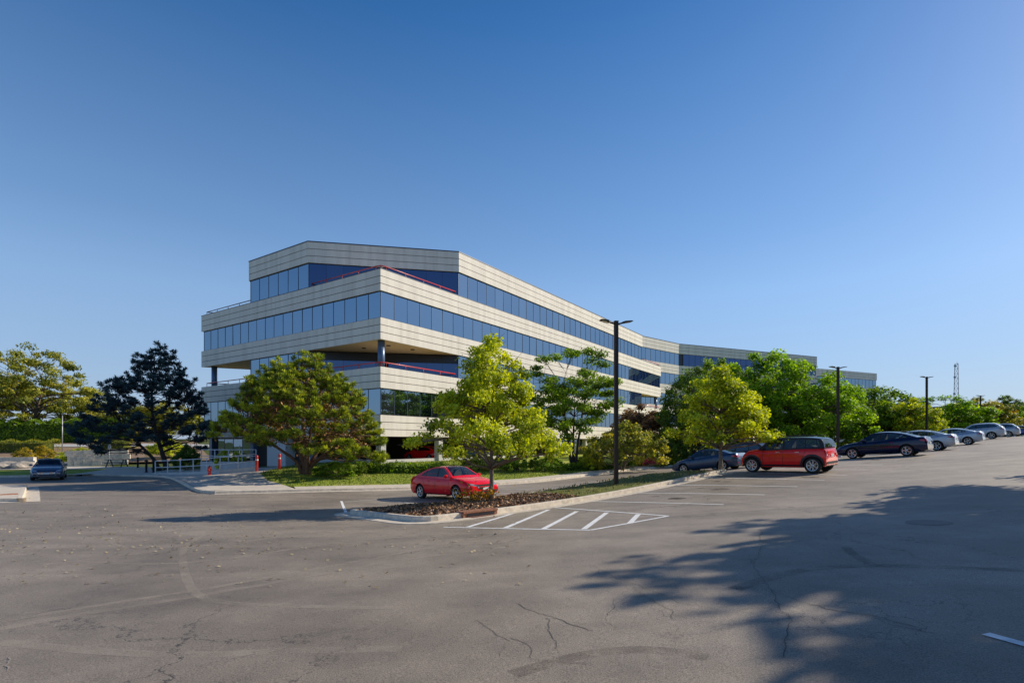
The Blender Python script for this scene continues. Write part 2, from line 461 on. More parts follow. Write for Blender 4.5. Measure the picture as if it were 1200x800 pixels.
def sweep(path, prof, mb=None, mi=0, step=1.0, dz=0.0, caps=True):
    """sweep a (offset, height) profile along a path draped on the terrain; + offset is to the left"""
    mb = mb or MB(); P = resample(path, step); nn = offsets(P)
    V = []; m = len(prof)
    for p, n in zip(P, nn):
        for o, h in prof:
            q = p + n * o; V.append((q.x, q.y, g(q.x, q.y) + h + dz))
    F = []
    for i in range(len(P) - 1):
        for k in range(m - 1):
            F.append((i * m + k, (i + 1) * m + k, (i + 1) * m + k + 1, i * m + k + 1))
    if caps:
        F.append(tuple(range(m))); F.append(tuple((len(P) - 1) * m + k for k in range(m - 1, -1, -1)))
    return mb.add(V, F, mi, False)
def strip(path, w, dz, mb=None, mi=0, step=0.6):
    mb = mb or MB(); P = resample(path, step); nn = offsets(P); V = []
    for p, n in zip(P, nn):
        for s in (-1, 1):
            q = p + n * (s * w / 2); V.append((q.x, q.y, g(q.x, q.y) + dz))
    F = [(2 * i, 2 * i + 2, 2 * i + 3, 2 * i + 1)[::-1] for i in range(len(P) - 1)]
    F = [f[::-1] for f in F]
    return mb.add(V, F, mi, False)
# ------------------------------------------------------------------ ground to the horizon
def make_ground():
    rad = [0.0]; r = 1.5
    while r < 3500:
        rad.append(r); r += 1.5 if r < 130 else r * 0.08
    n = 220; V = [(0, 0)]; F = []
    for rr in rad[1:]:
        for k in range(n):
            t = 2 * math.pi * k / n; V.append((rr * math.cos(t), rr * math.sin(t)))
    A = np.array(V); Z = gv(A[:, 0], A[:, 1]) - 0.14
    for k in range(n): F.append((0, 1 + k, 1 + (k + 1) % n))
    for i in range(len(rad) - 2):
        a = 1 + i * n; b = a + n
        for k in range(n): F.append((a + k, b + k, b + (k + 1) % n, a + (k + 1) % n))
    mb = MB(); mb.add([(x, y, z) for (x, y), z in zip(V, Z)], F, 0, True)
    struct("ground", mb, EARTH)
make_ground()

E_ = Vector((0.740, 0.673)); S_ = Vector((-0.673, 0.740)); P_ = Vector((-2.40, 14.1))
def row(t, s):
    return P_ + E_ * t + S_ * s

# far kerb of the lot, left to right (photo columns/rows turned into ground points)
KL = [tuple(at(*p)[:2]) for p in ((200, 561), (229, 577), (252, 578.5), (347, 576.3))]
kerb_far = KL + [(-5.7, 31), (1.44, 36), (6.0, 41.3), (9.7, 46.3), (15.8, 51.8), (25, 55.6), (36, 63), (62, 85), (95, 116)]
lot_poly = [(-62, -32), (17, -32), (20, 14), (31, 28), (62, 56), (128, 118), (95, 116), (62, 85), (36, 63), (25, 55.6), (15.8, 51.8), (9.7, 46.3), (6.0, 41.3), (1.44, 36), (-5.7, 31)] + KL[::-1] + [tuple(at(*p)[:2]) for p in ((186, 558.5), (110, 557.2), (86, 558), (-80, 560))]
lot = struct("parking_lot", sheet(lot_poly, 0.8, 0.0), ASPHALT)

KERBP = [(0.0, -0.10), (0.0, 0.115), (0.02, 0.14), (0.15, 0.145), (0.17, -0.10)]       # kerb only
KERBG = [(-0.42, -0.10), (-0.42, 0.012), (0.0, 0.008), (0.015, 0.125), (0.04, 0.145), (0.17, 0.15), (0.18, -0.10)]  # gutter + kerb
def kerb(path, prof=KERBG):
    o = struct("kerb", sweep(smooth_path(path, 2), prof), KERB); return o
# kerb along the lawn: gutter, kerb, then a concrete walk behind it
kerb(kerb_far[2:])
kerb(kerb_far[:3], KERBP)
kf = smooth_path(kerb_far[3:], 2)
nn = offsets(kf)
walk_poly = [p + n * 0.17 for p, n in zip(kf, nn)] + [p + n * 1.45 for p, n in list(zip(kf, nn))[::-1]]
struct("footpath", sheet(walk_poly, 0.8, 0.150), WALK)
# lawn from the walk back to the building and round it
lawn_poly = [p + n * 1.45 for p, n in zip(kf, nn)][:-3] + [(60, 92), (30, 102), (-6, 52), (-10.6, 44.2), (-16.5, 47), (-18.5, 43.5), (-17.6, 37.3), (-14.9, 32.6), (-12.8, 30.2)]
LAWN_POLY = lawn_poly
struct("lawn", sheet(lawn_poly, 0.9, 0.150), LAWN)
# concrete apron and ramp forecourt at the driveway corner
V2 = lambda p: Vector(p[:2])
K_ = [V2(p) for p in smooth_path(KL, 2)]
apron = [p + n * 0.17 for p, n in zip(K_, offsets(K_))] + [(-12.8, 30.2), (-14.9, 32.6), (-17.6, 37.3), (-18.5, 43.5), V2(on(200, 47)), V2(on(178, 44)), V2(at(186, 558.2))]
struct("forecourt", sheet(apron, 0.8, 0.146), WALK)
# strip of grass beyond the driveway, the side path and the planted bank behind
struct("verge", sheet([V2(at(*p)) for p in ((-80, 559.8), (84, 557.8), (96, 556), (128, 550.8), (-80, 551.2))], 0.9, 0.10), LAWN)
struct("side_path", sheet([V2(at(*p)) for p in ((87, 557.9), (110, 557.0), (186, 558.3), (178, 552.5), (176, 548.5), (120, 547.6), (40, 548), (-80, 549), (-80, 550.8), (128, 550.4), (97, 555.8))], 0.9, 0.14), WALK)
struct("planting_bank", sheet([(-80, 59.5), (-34, 62.5), (-40, 70), (-52, 88), (-110, 88)], 1.2, 0.12), STRAW)
struct("service_road", sheet([(-110, 79.5), (-44, 77.5), (-44, 81.0), (-110, 84)], 1.4, 0.18), CONC)
kerb([V2(at(*p)) for p in ((96, 556.6), (110, 557.2), (150, 558.0), (186, 558.6), (200, 561))], KERBP)
kerb([V2(at(*p)) for p in ((-80, 559.9), (84, 557.9), (95, 556.2))], KERBP)

# ------------------------------------------------------------------ islands
def island(outline, name, top_mat, dz=0.16):
    pl = [Vector(p[:2]) for p in outline]
    path = pl + [pl[0]]
    struct("kerb", sweep(path, [(-0.50, -0.10), (-0.50, 0.012), (0, 0.010), (0.015, 0.13), (0.04, 0.15), (0.17, 0.155), (0.18, -0.1)], step=0.8, caps=False), KERB)
def round_quad(t0, t1, s0, s1, r=0.9, k=5):
    out = []
    for (ct, cs, a0) in ((t1 - r, s0 + r, -90), (t1 - r, s1 - r, 0), (t0 + r, s1 - r, 90), (t0 + r, s0 + r, 180)):
        for i in range(k):
            a = R(a0 + 90 * i / (k - 1)); out.append(row(ct + r * math.cos(a), cs + r * math.sin(a)))
    return out
isl = round_quad(0.0, 17.6, 0.0, 4.6, 0.55)
island(isl, "island", MULCH)
inner = round_quad(0.17, 17.43, 0.17, 4.43, 0.40)
def mound(x, y):
    v = Vector((x, y)) - P_; t = v.dot(E_); s = v.dot(S_)
    e = min(t, 17.6 - t, s, 4.6 - s); e = max(0, min(1, (e - 0.17) / 1.0))
    return 0.11 * e + 0.03 * e * math.sin(3.1 * x + 1.7 * y) * math.sin(2.3 * y - 1.1 * x)
im = MB(); sheet([p for p in inner], 0.3, 0.115, im, 0, True, mound)
# mulch at the near end, thin grass with straw towards the light pole
isl_grass = grass_mat("island_grass", (0.09, 0.115, 0.025), (0.24, 0.25, 0.07), (0.30, 0.24, 0.12), 5.0)
for i, f in enumerate(im.f):
    c = np.mean([im.v[k][:2] for k in f], axis=0); t = (Vector(c) - P_).dot(E_)
    w = 1.3 * math.sin(c[0] * 1.9) + 0.7 * math.sin(c[1] * 4.1)
    im.m[i] = 0 if (t < 6.2 + w or t > 16.2) else 1
struct("island_bed", im, [MULCH, isl_grass])
# second strip far right where the pale kerb shows
isl2 = round_quad(-24.0, -17.5, 11.0, 13.0, 0.6)
# concrete median nose at the left edge of the photo
A0 = at(30, 571); B0 = at(27, 588); 
med = [Vector((B0.x, B0.y)), Vector((A0.x + .1, A0.y)), Vector((A0.x - 14, A0.y - 1.5)), Vector((B0.x - 14, B0.y - 2.0))]
island(med, "median", WALK)
md = MB(); cen = sum(med, Vector((0, 0))) / 4
sheet([p + (cen - p).normalized() * 0.2 for p in med], 0.8, 0.152, md); struct("median", md, WALK)

# ------------------------------------------------------------------ painted lines (children of the lot)
LINES = MB
def line(a, b, w=0.10):
    a = Vector(a[:2]); b = Vector(b[:2])
    o = obj("parking_line", strip([a, b], w, 0.0065), LINE, lot); return o
tails = [at(844.5, 591), at(894, 580), at(933, 571), at(965, 563), at(992, 556.5)]
ks = [((Vector(t[:2]) - P_).dot(E_), (Vector(t[:2]) - P_).dot(S_)) for t in tails]
print("stall tails (t,s):", [(round(a, 2), round(b, 2)) for a, b in ks])
T0 = ks[0][0]; DT = (ks[-1][0] - ks[0][0]) / 4; ST = sum(k[1] for k in ks) / 5
for k in range(0, 26):
    line(row(T0 + k * DT, -0.40), row(T0 + k * DT, ST))
# hatched corner: triangle with bars
h0 = at(520, 617.5); h1 = at(692, 621); h2 = at(783, 604.5); h3 = at(632, 593.5)
for a, b in ((h0, h1), (h1, h2), (h2, h3)): line(a, b)
for a, b in (((548, 617.5), (606, 600)), ((592, 618.5), (643, 597)), ((637, 619.5), (676, 599)), ((684, 620), (711, 600.5)), ((738, 613.0), (748, 602.5))):
    line(at(*a), at(*b), 0.13)
line(at(1155, 742.5), at(1215, 759), 0.10)
# stalls on the far side of the island (red sedan side)
line(at(400, 587), at(407, 604), 0.10)
for k in range(1, 8):
    line(row(1.3 + 2.75 * k, 5.05), row(1.3 + 2.75 * k, 9.6))
line(at(404, 588), at(441, 585), 0.07)

# ------------------------------------------------------------------ wear on the asphalt
def film(name, col, amt):
    m, nt, out = new_mat(name)
    geo = N(nt, "ShaderNodeNewGeometry")
    nz = N(nt, "ShaderNodeTexNoise", Scale=2.2, Detail=6.0, Roughness=0.75); L(nt, geo.outputs["Position"], nz.inputs["Vector"])
    k = N(nt, "ShaderNodeMapRange"); k.inputs[1].default_value = 0.36; k.inputs[2].default_value = 0.66; k.inputs[4].default_value = amt; L(nt, nz.outputs["Fac"], k.inputs[0])
    d = N(nt, "ShaderNodeBsdfDiffuse"); d.inputs[0].default_value = (*col, 1); t = N(nt, "ShaderNodeBsdfTransparent")
    mx = N(nt, "ShaderNodeMixShader"); L(nt, k.outputs[0], mx.inputs[0]); L(nt, t.outputs[0], mx.inputs[1]); L(nt, d.outputs[0], mx.inputs[2]); L(nt, mx.outputs[0], out.inputs[0])
    return m
PALE = film("pale_wear", (0.50, 0.44, 0.37), 0.50)
DARKF = film("dark_wear", (0.09, 0.08, 0.07), 0.3)
CRACK = simple("crack_dark", (0.125, 0.110, 0.096), 0.9)
SEAL = simple("crack_pale", (0.34, 0.30, 0.265), 0.9)
wear_z = [0.0022]
def wear(name, px, w, mat, jit=0.0, seed=0, it=3):
    rnd = random.Random(seed); P = smooth_path([at(*p) for p in px], it)
    P = resample([(p.x, p.y) for p in P], 0.18 if jit else 0.5)
    wear_z[0] += 0.00012
    if jit:
        mb = MB()
        def crawl(P, w, depth):
            a = b = 0.0; Q = []
            for p in P:
                a = a * 0.93 + rnd.gauss(0, jit); b = b * 0.93 + rnd.gauss(0, jit); Q.append(Vector((p.x + a, p.y + b)))
            k = 0
            while k < len(Q) - 2:            # broken into runs of changing width
                m = rnd.randint(3, 9); seg = Q[k:k + m + 1]
                if len(seg) > 1: strip([(p.x, p.y) for p in seg], w * rnd.uniform(.45, 1.4), wear_z[0], mb, 0, 5)
                k += m
                if depth and rnd.random() < .30:
                    d = (Q[min(k, len(Q) - 1)] - Q[max(0, k - 4)]); ang = rnd.choice((-1, 1)) * rnd.uniform(.6, 1.3)
                    if d.length > 1e-3:
                        d = d.normalized(); d = Vector((d.x * math.cos(ang) - d.y * math.sin(ang), d.x * math.sin(ang) + d.y * math.cos(ang))); p0 = Q[min(k, len(Q) - 1)]
                        crawl(resample([(p0.x, p0.y), tuple(p0 + d * rnd.uniform(.25, .9))], .1), w * .6, depth - 1)
        crawl(resample([(p.x, p.y) for p in P], .10), w, 1)
        return obj(name, mb, mat, lot)
    return obj(name, strip([(p.x, p.y) for p in P], w, wear_z[0], step=5), mat, lot)
def veer(px, w, n=1): 
    wear("tyre_mark", px, w * .72, PALE)
veer([(0, 737), (100, 718), (220, 700), (380, 672), (470, 655), (600, 640)], 0.22)
veer([(0, 728), (120, 708), (240, 690), (360, 668), (460, 650), (600, 622)], 0.16)
veer([(0, 752), (120, 764), (240, 768), (330, 762), (470, 760)], 0.20)
veer([(330, 612), (260, 618), (215, 637), (213, 660), (222, 690), (245, 705), (330, 710), (460, 712)], 0.17)
veer([(90, 658), (200, 662), (300, 650), (400, 634), (560, 622)], 0.14)
veer([(50, 662), (190, 645), (300, 632), (420, 622)], 0.14)
veer([(168, 625), (135, 628), (128, 636), (150, 642)], 0.13)
wear("tyre_mark", [(600, 790), (660, 772), (710, 762), (770, 760), (830, 770)], 0.16, DARKF)
wear("tyre_mark", [(990, 640), (1000, 650), (1020, 660)], 0.14, DARKF)
wear("tyre_mark", [(860, 690), (930, 668), (1000, 662), (1100, 664), (1200, 668)], 0.2, DARKF)
cr = 0
for px, w, mt in (([(605, 708), (640, 720), (668, 734), (690, 740)], .022, CRACK), ([(552, 726), (575, 735), (600, 748)], .018, CRACK), ([(600, 748), (615, 757), (626, 770)], .016, CRACK),
                  ([(690, 662), (720, 676), (760, 690), (800, 708)], .020, CRACK), ([(720, 700), (706, 722), (716, 738)], .014, CRACK), ([(640, 722), (652, 741), (648, 760)], .014, CRACK),
                  ([(880, 655), (905, 690), (940, 705), (1010, 718), (1080, 735)], .024, CRACK), ([(1010, 722), (1060, 738), (1110, 748)], .02, CRACK), ([(890, 620), (900, 640), (890, 660)], .02, CRACK), ([(905, 690), (930, 745), (925, 770)], .02, CRACK),
                  ([(170, 798), (230, 780), (270, 770), (300, 765)], .020, SEAL), ([(320, 764), (360, 750), (420, 738)], .018, SEAL), ([(430, 742), (460, 725), (478, 714)], .016, SEAL), ([(522, 676), (550, 668), (584, 652)], .014, SEAL),
                  ([(225, 722), (232, 712), (236, 708)], .016, SEAL), ([(0, 792), (8, 786), (10, 770)], .028, SEAL), ([(620, 770), (650, 772), (690, 776)], .014, CRACK), ([(742, 688), (770, 704), (790, 726)], .014, CRACK)):
    cr += 1; wear("crack", px, w * .38, mt, 0.018, cr, 2)
# patched round cover in the shaded part of the lot
ph = at(1088, 612)
cv = [(ph.x + .36 * math.cos(a), ph.y + .36 * math.sin(a)) for a in np.linspace(0, 2 * math.pi, 25)[:-1]]
cmb = MB(); cmb.add([(x, y, g(x, y) + .004) for x, y in cv], [tuple(range(24))]); obj("manhole_cover", cmb, simple("iron_cover", (0.09, 0.08, 0.075), 0.6, metal=0.4, noise=.4, scale=30), lot)

OIL = film("oil_stain", (0.035, 0.032, 0.03), 0.6)
ro = random.Random(44)
for k in range(0, 9):
    for q in range(2):
        c = row(T0 + DT * (k + .5) + ro.uniform(-.4, .4), ST * ro.uniform(.25, .85)); r0 = ro.uniform(.12, .34); mb = MB()
        P = [(c.x + r0 * ro.uniform(.7, 1.3) * math.cos(a), c.y + r0 * ro.uniform(.7, 1.3) * math.sin(a)) for a in np.linspace(0, 2 * math.pi, 14)[:-1]]
        mb.add([(x, y, g(x, y) + .0018) for x, y in P], [tuple(range(len(P)))]); obj("oil_stain", mb, OIL, lot)
# ------------------------------------------------------------------ office building
RD = Vector((0.5625, 0.8268)); LD = Vector((-0.826, 0.5636))
C0 = Vector((-10.54, 42.9))
def bp(t, l): return C0 + RD * t + LD * l
ZB = -1.86 + CAM_H                      # grade at the building
SB = [0.48, 4.38, 8.29, 12.20]          # slab bottoms (camera relative)
ST_ = [2.20, 6.08, 10.02, 13.92]        # slab tops
SB = [z + CAM_H for z in SB]; ST_ = [z + CAM_H for z in ST_]
PB, PT = 16.22 + CAM_H, 18.08 + CAM_H   # roof parapet

def inset_poly(P, d):
    """offset a counter-clockwise polygon inwards by d"""
    n = len(P); out = []
    for i in range(n):
        a, b, c = P[i - 1], P[i], P[(i + 1) % n]
        d1 = (b - a).normalized(); d2 = (c - b).normalized()
        n1 = Vector((-d1.y, d1.x)); n2 = Vector((-d2.y, d2.x))
        k = 1 + n1.dot(n2)
        out.append(b + (n1 + n2) * (d / k))
    return out
def spandrel_mb(a, b, ai, bi, z0, z1, courses=3, mod=9.6):
    """one run of precast panels between outer edge a-b and inner edge ai-bi"""
    mb = MB(); gap = 0.05
    h = (z1 - z0 - gap * (courses - 1)) / courses
    ln = (b - a).length; n = max(1, round(ln / mod))
    for c in range(courses):
        za = z0 + c * (h + gap); zb = za + h
        for k in range(n):
            f0 = k / n; f1 = (k + 1) / n
            e = 0.008 / ln
            if k > 0: f0 += e
            if k < n - 1: f1 -= e
            q = [a.lerp(b, f0), a.lerp(b, f1), ai.lerp(bi, f1), ai.lerp(bi, f0)]
            mb.prism(q, za, zb, 0)
    u = 0.035 / max(1e-6, (a - ai).length)
    q = [a.lerp(ai, u), b.lerp(bi, u), b.lerp(bi, 0.995), a.lerp(ai, 0.995)]
    mb.prism(q, z0 + 0.012, z1 - 0.012, 1)
    return mb
rngw = random.Random(11)
def ribbon(a, b, z0, z1, parent, pane=1.5, name="ribbon_window", dark=False):
    """one window band: frame with mullions, and its panes as a child (each pane a touch out of true)"""
    ln = (b - a).length; n = max(1, round(ln / pane)); d = (b - a).normalized(); nrm = Vector((d.y, -d.x))
    fr = MB()
    w = 0.014
    fm = 1 if dark else 0
    for z in (z0 + 0.03, z1 - 0.03):
        fr.bar((*a, z), (*b, z), 0.06, 0.06, 1)
    for k in range(n + 1):
        p = a.lerp(b, k / n)
        p = p + d * (0.03 if k == 0 else (-0.03 if k == n else 0))
        fr.box((p.x, p.y, (z0 + z1) / 2), (w, 0.03, z1 - z0 - 0.12), math.atan2(d.y, d.x), fm)
    fo = obj(name, fr, [MULLION, FRAME_D], parent, True)
    V = []; F = []; S = []
    for k in range(n):
        p0 = a.lerp(b, k / n) - nrm * 0.02; p1 = a.lerp(b, (k + 1) / n) - nrm * 0.02
        t1 = rngw.gauss(0, 0.004); t2 = rngw.gauss(0, 0.003)
        hw = (p1 - p0).length / 2 * t1; hh = (z1 - z0) / 2 * t2
        o = len(V)
        for p, z, s1, s2 in ((p0, z0 + .02, -1, -1), (p1, z0 + .02, 1, -1), (p1, z1 - .02, 1, 1), (p0, z1 - .02, -1, 1)):
            q = p + nrm * (s1 * hw + s2 * hh); V.append((q.x, q.y, z))
        F.append((o, o + 1, o + 2, o + 3)); S.append(min(1, max(0, rngw.random() ** 3)))
    mb = MB(); mb.add(V, F)
    off = wloc(fo); me = mb.mesh("pane", [DIMSKYGLASS if dark else WINDOW], off)
    at_ = me.attributes.new("shade", 'FLOAT', 'FACE'); at_.data.foreach_set("value", S)
    po = bpy.data.objects.new("pane", me); link(po, fo)
    return fo
def edges(P): return list(zip(P, P[1:] + P[:1]))
def floor_slab(P, z0, z1, parent, name="floor_slab"):
    q = inset_poly(P, 0.205); mb = MB(); n = len(q)
    mb.prism(q, z0, z1, 0); mb.m[-1] = 1   # underside
    return obj(name, mb, [ROOFM, SOFFIT], parent, True)
def ring(P, z0, z1, parent, faces=None, name="spandrel"):
    qi = inset_poly(P, 0.2)
    for i, (a, b) in enumerate(edges(P)):
        if faces is not None and i not in faces: continue
        ai, bi = qi[i], qi[(i + 1) % len(P)]
        obj(name, spandrel_mb(a, b, ai, bi, z0, z1), [PANEL, JOINT], parent, True)
def glaze(P, z0, z1, parent, faces, dark=(), drop={}):
    q = inset_poly(P, 0.14)
    for i in faces:
        ribbon(q[i], q[(i + 1) % len(q)], z0, z1 - drop.get(i, 0), parent, dark=i in dark)
    # solid core just behind the glass
    c = inset_poly(P, 0.22); mb = MB(); mb.prism(c, z0 + 0.01, z1 - 0.01, 0, True, True)
    obj("core", mb, [FRAME_D], parent, True)

LM, LW = 67.6, 28.8
full = [bp(0, 0), bp(LM, 0), bp(LM, 11), bp(29, 11), bp(0, LW)]  # unseen rear slanted and thinned so sunlight reaches the bank at left
cham = [bp(0, 9.55), bp(9.75, 0), bp(58.2, 0), bp(LM, 9.4), bp(LM, 11), bp(29, 11), bp(5.92, 25.17), bp(0, 19.25)]
def ccw(P):
    a = sum(P[i - 1].x * P[i].y - P[i].x * P[i - 1].y for i in range(len(P)))
    return P if a > 0 else P[::-1]
assert ccw(full) is full and ccw(cham) is cham
B = thing("office_building", "long four-storey office building with pale banded concrete and blue ribbon windows", "building", (C0.x, C0.y, ZB))
for k in range(4):
    ring(full, SB[k], ST_[k], B)
    floor_slab(full, SB[k] + 0.05, ST_[k] - (0.62 if k in (1, 3) else 0.05), B, "floor_slab")
ring(cham, PB, PT, B)
floor_slab(cham, PB + 0.05, PT - 0.3, B, "roof")
# dark coping on the parapet
co = MB(); q1 = inset_poly(cham, -0.03); q2 = inset_poly(cham, 0.24)
for (a, b), (c, d) in zip(edges(q1), edges(q2)): co.prism([a, b, d, c], PT + 0.003, PT + 0.09)
obj("coping", co, [COPING], B, True)
co = MB(); q1 = inset_poly(full, -0.02); q2 = inset_poly(full, 0.22)
for (a, b), (c, d) in zip(edges(q1), edges(q2)): co.prism([a, b, d, c], ST_[3] + 0.003, ST_[3] + 0.05)
obj("coping", co, [COPING], B, True)
glaze(full, ST_[0], SB[1], B, range(5))
glaze(cham, ST_[1], SB[2], B, range(8), dark=(0,), drop={0: .75})
glaze(full, ST_[2], SB[3], B, range(5))
glaze(cham, ST_[3], PB, B, range(8), dark=(0,))
# round columns at the open corners
for t, l, z0, z1 in ((0.75, 0.75, ST_[1] - 0.6, SB[2]), (0.75, LW - 1.3, ST_[1] - 0.6, SB[2]), (LM - 0.75, 0.75, ST_[1] - 0.6, SB[2])):
    p = bp(t, l); obj("column", MB().tube([(p.x, p.y, z0), (p.x, p.y, z1 + 0.06)], 0.29, 20), BLUECOL, B, True)
# recessed soffit lights over the corner balcony
for t, l in ((2.2, 4.6), (5.2, 1.6), (2.6, 1.9)):
    p = bp(t, l); obj("downlight", MB().lathe([(0.0, 0.03), (0.16, 0.03), (0.19, 0.0), (0.19, 0.06)], 14, 'Z', (p.x, p.y, SB[2] + 0.0)), FRAME_D, B, True)
# red balcony rails with posts
def rail(pts, z, parent, mat, post_every=2.4, r=0.045, drop=0.45, name="handrail"):
    mb = MB(); mb.tube([(p.x, p.y, z) for p in pts], r, 8)
    for a, b in zip(pts[:-1], pts[1:]):
        n = max(1, round((b - a).length / post_every))
        for k in range(n + 1):
            p = a.lerp(b, k / n); mb.tube([(p.x, p.y, z - drop), (p.x, p.y, z)], r * 0.6, 6)
    return obj(name, mb, mat, parent, True)
i_ = 0.30
for zt in (ST_[1], ST_[3]):
    rail([bp(i_, 9.4), bp(i_, 0.9), bp(i_ + .08, 0.45), bp(0.45, i_ + .08), bp(0.9, i_), bp(9.6, i_)], zt + 0.42, B, RED)
    rail([bp(i_, 19.3), bp(i_, LW - .6), bp(5.6, 25.2)], zt + 0.42, B, RED if zt == ST_[1] else simple("dark_red_rail", (0.16, 0.02, 0.03), 0.4))
    rail([bp(58.4, i_), bp(LM - i_, i_), bp(LM - i_, 9.0)], zt + 0.42, B, RED)
# ground storey: recessed behind columns, open car park under the corner
gz = g(*bp(0, 0)) - 0.05
low = MB()
for a, b in ((bp(0.6, 0.6), bp(30, 0.6)), (bp(0.6, 0.6), bp(0.6, 9.4))):
    d = (b - a).normalized(); n = Vector((-d.y, d.x)) * 0.1
    low.prism(ccw([a - n, b - n, b + n, a + n]), ZB - 1.0, ZB + 0.42)
obj("low_wall", low, CONC, B, True)
for t in (0.55, 7.5, 15, 22.5, 30, 37.5, 45, 52.5, 60, 67):
    p = bp(t, 0.55)
    obj("column", MB().box((p.x, p.y, (ZB - 1 + SB[0]) / 2), (0.55, 0.55, SB[0] + 0.06 - ZB + 1), math.atan2(RD.y, RD.x)), CONC, B, True)
for l in (9.5, 19.2, 27.4):
    p = bp(0.55, l)
    obj("column", MB().box((p.x, p.y, (ZB - 1 + SB[0]) / 2), (0.55, 0.55, SB[0] + 0.06 - ZB + 1), math.atan2(RD.y, RD.x)), BLUECOL, B, True)
# enclosed part of the ground floor, and the garage floor and back wall
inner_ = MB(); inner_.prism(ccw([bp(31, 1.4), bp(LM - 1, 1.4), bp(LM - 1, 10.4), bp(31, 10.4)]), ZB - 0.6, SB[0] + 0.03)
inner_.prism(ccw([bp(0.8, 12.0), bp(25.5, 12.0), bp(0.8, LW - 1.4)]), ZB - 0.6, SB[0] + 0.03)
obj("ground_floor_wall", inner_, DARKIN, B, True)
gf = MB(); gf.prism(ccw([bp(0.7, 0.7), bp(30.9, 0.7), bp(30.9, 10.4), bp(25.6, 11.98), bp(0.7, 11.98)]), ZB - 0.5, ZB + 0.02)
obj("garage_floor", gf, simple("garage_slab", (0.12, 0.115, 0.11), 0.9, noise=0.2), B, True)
# pale entrance pier by the ramp
obj("entrance_pier", MB().prism(ccw([bp(-0.25, 12.6), bp(-0.25, 15.6), bp(0.75, 15.6), bp(0.75, 12.6)]), ZB - 0.8, SB[0] - 0.01), WHITE, B, True)
q = inset_poly(full, 0.9)
for a, b in ((bp(31.5, 0.95), bp(59.5, 0.95)),):
    ribbon(a, b, ZB + 0.3, SB[0] - 0.1, B, pane=1.9)
ribbon(bp(0.62, 26.9), bp(0.62, 19.8), ZB + 0.2, SB[0] - 0.1, B, pane=1.6)

# rear wing: turns by fifteen degrees twice and stands a little higher
UP = 0.88
c0 = Vector((23.2, 95.6)); cd = Vector((0.758, 0.652)); c1 = Vector((32.4, 103.5)); c2 = Vector((33.3, 103.85)); wd = Vector((0.9135, 0.4067)); c3 = Vector((68.0, 119.3))
bk = Vector((-0.434, 0.901)) * 24
wing = ccw([c0 - cd * 3.5, c1, c2, c3, c3 + bk, c0 - cd * 3.5 + Vector((-8, 26))])
zb = g(45, 108)
for k in range(4):
    ring(wing, SB[k] + UP, ST_[k] + UP, B, (0, 1, 2, 3)); floor_slab(wing, SB[k] + UP + .05, ST_[k] + UP - .05, B)
ring(wing, PB + UP, PT + UP, B, (0, 1, 2, 3)); floor_slab(wing, PB + UP + .05, PT + UP - .3, B, "roof")
for z0, z1 in ((ST_[0], SB[1]), (ST_[1], SB[2]), (ST_[2], SB[3]), (ST_[3], PB)):
    glaze(wing, z0 + UP, z1 + UP, B, (0, 2, 3), dark=(2,))
obj("ground_floor_wall", MB().prism(inset_poly(wing, 1.0), zb - 3, SB[0] + UP + 0.03), CONC, B, True)
co = MB(); q1 = inset_poly(wing, -0.03); q2 = inset_poly(wing, 0.24)
for (a, b), (c, d) in zip(edges(q1), edges(q2)): co.prism([a, b, d, c], PT + UP + 0.003, PT + UP + 0.09)
obj("coping", co, [COPING], B, True)

# separate office block beyond the wing
d0 = Vector((76.6, 135.6)); d1 = Vector((99.7, 146.2)); bk2 = Vector((-0.417, 0.909)) * 22
blk = ccw([d0, d1, d1 + bk2, d0 + bk2])
B2 = thing("office_block", "smaller banded office block showing above the treetops right of the long building", "building", (d0.x, d0.y, g(d0.x, d0.y)))
UP2 = 0.7
for k in range(4):
    ring(blk, SB[k] + UP2, ST_[k] + UP2, B2); floor_slab(blk, SB[k] + UP2 + .05, ST_[k] + UP2 - .05, B2)
ring(blk, PB + UP2, PT + UP2, B2); floor_slab(blk, PB + UP2 + .05, PT + UP2 - .3, B2, "roof")
for z0, z1 in ((ST_[0], SB[1]), (ST_[1], SB[2]), (ST_[2], SB[3]), (ST_[3], PB)): glaze(blk, z0 + UP2, z1 + UP2, B2, (0, 1, 3))
obj("ground_floor_wall", MB().prism(inset_poly(blk, 0.8), g(d0.x, d0.y) - 3, SB[0] + UP2 + 0.03), CONC, B2, True)

# low building at the right edge, far off
fx = 255.0; f0 = Vector(((1187 - 600) / FPX * fx, fx)); f1 = f0 + Vector((46, 18)); f2 = f1 + Vector((-16, 40)); f3 = f0 + Vector((-16, 40))
fz = g(*f0)
B3 = thing("distant_building", "bluish flat-roofed building far off at the right edge behind trees", "building", (f0.x, f0.y, fz))
obj("wall", MB().prism(ccw([f0, f1, f2, f3]), fz - 3, fz + 18.5), simple("blue_grey_wall", (0.22, 0.26, 0.33), 0.7, noise=0.1, scale=0.3), B3, True)
for z in (fz + 3, fz + 8, fz + 13):
    a = f0 + Vector((0.1, -0.25)) + (f1 - f0) * 0.01; b = f1 + Vector((0.1, -0.25)) - (f1 - f0) * 0.01
    ribbon(a, b, z, z + 2.6, B3, pane=3)
obj("roof", MB().prism(ccw([f0 + Vector((-.5, -.6)), f1 + Vector((.5, -.6)), f2 + Vector((.5, .5)), f3 + Vector((-.5, .5))]), fz + 18.503, fz + 19.6), COPING, B3, True)
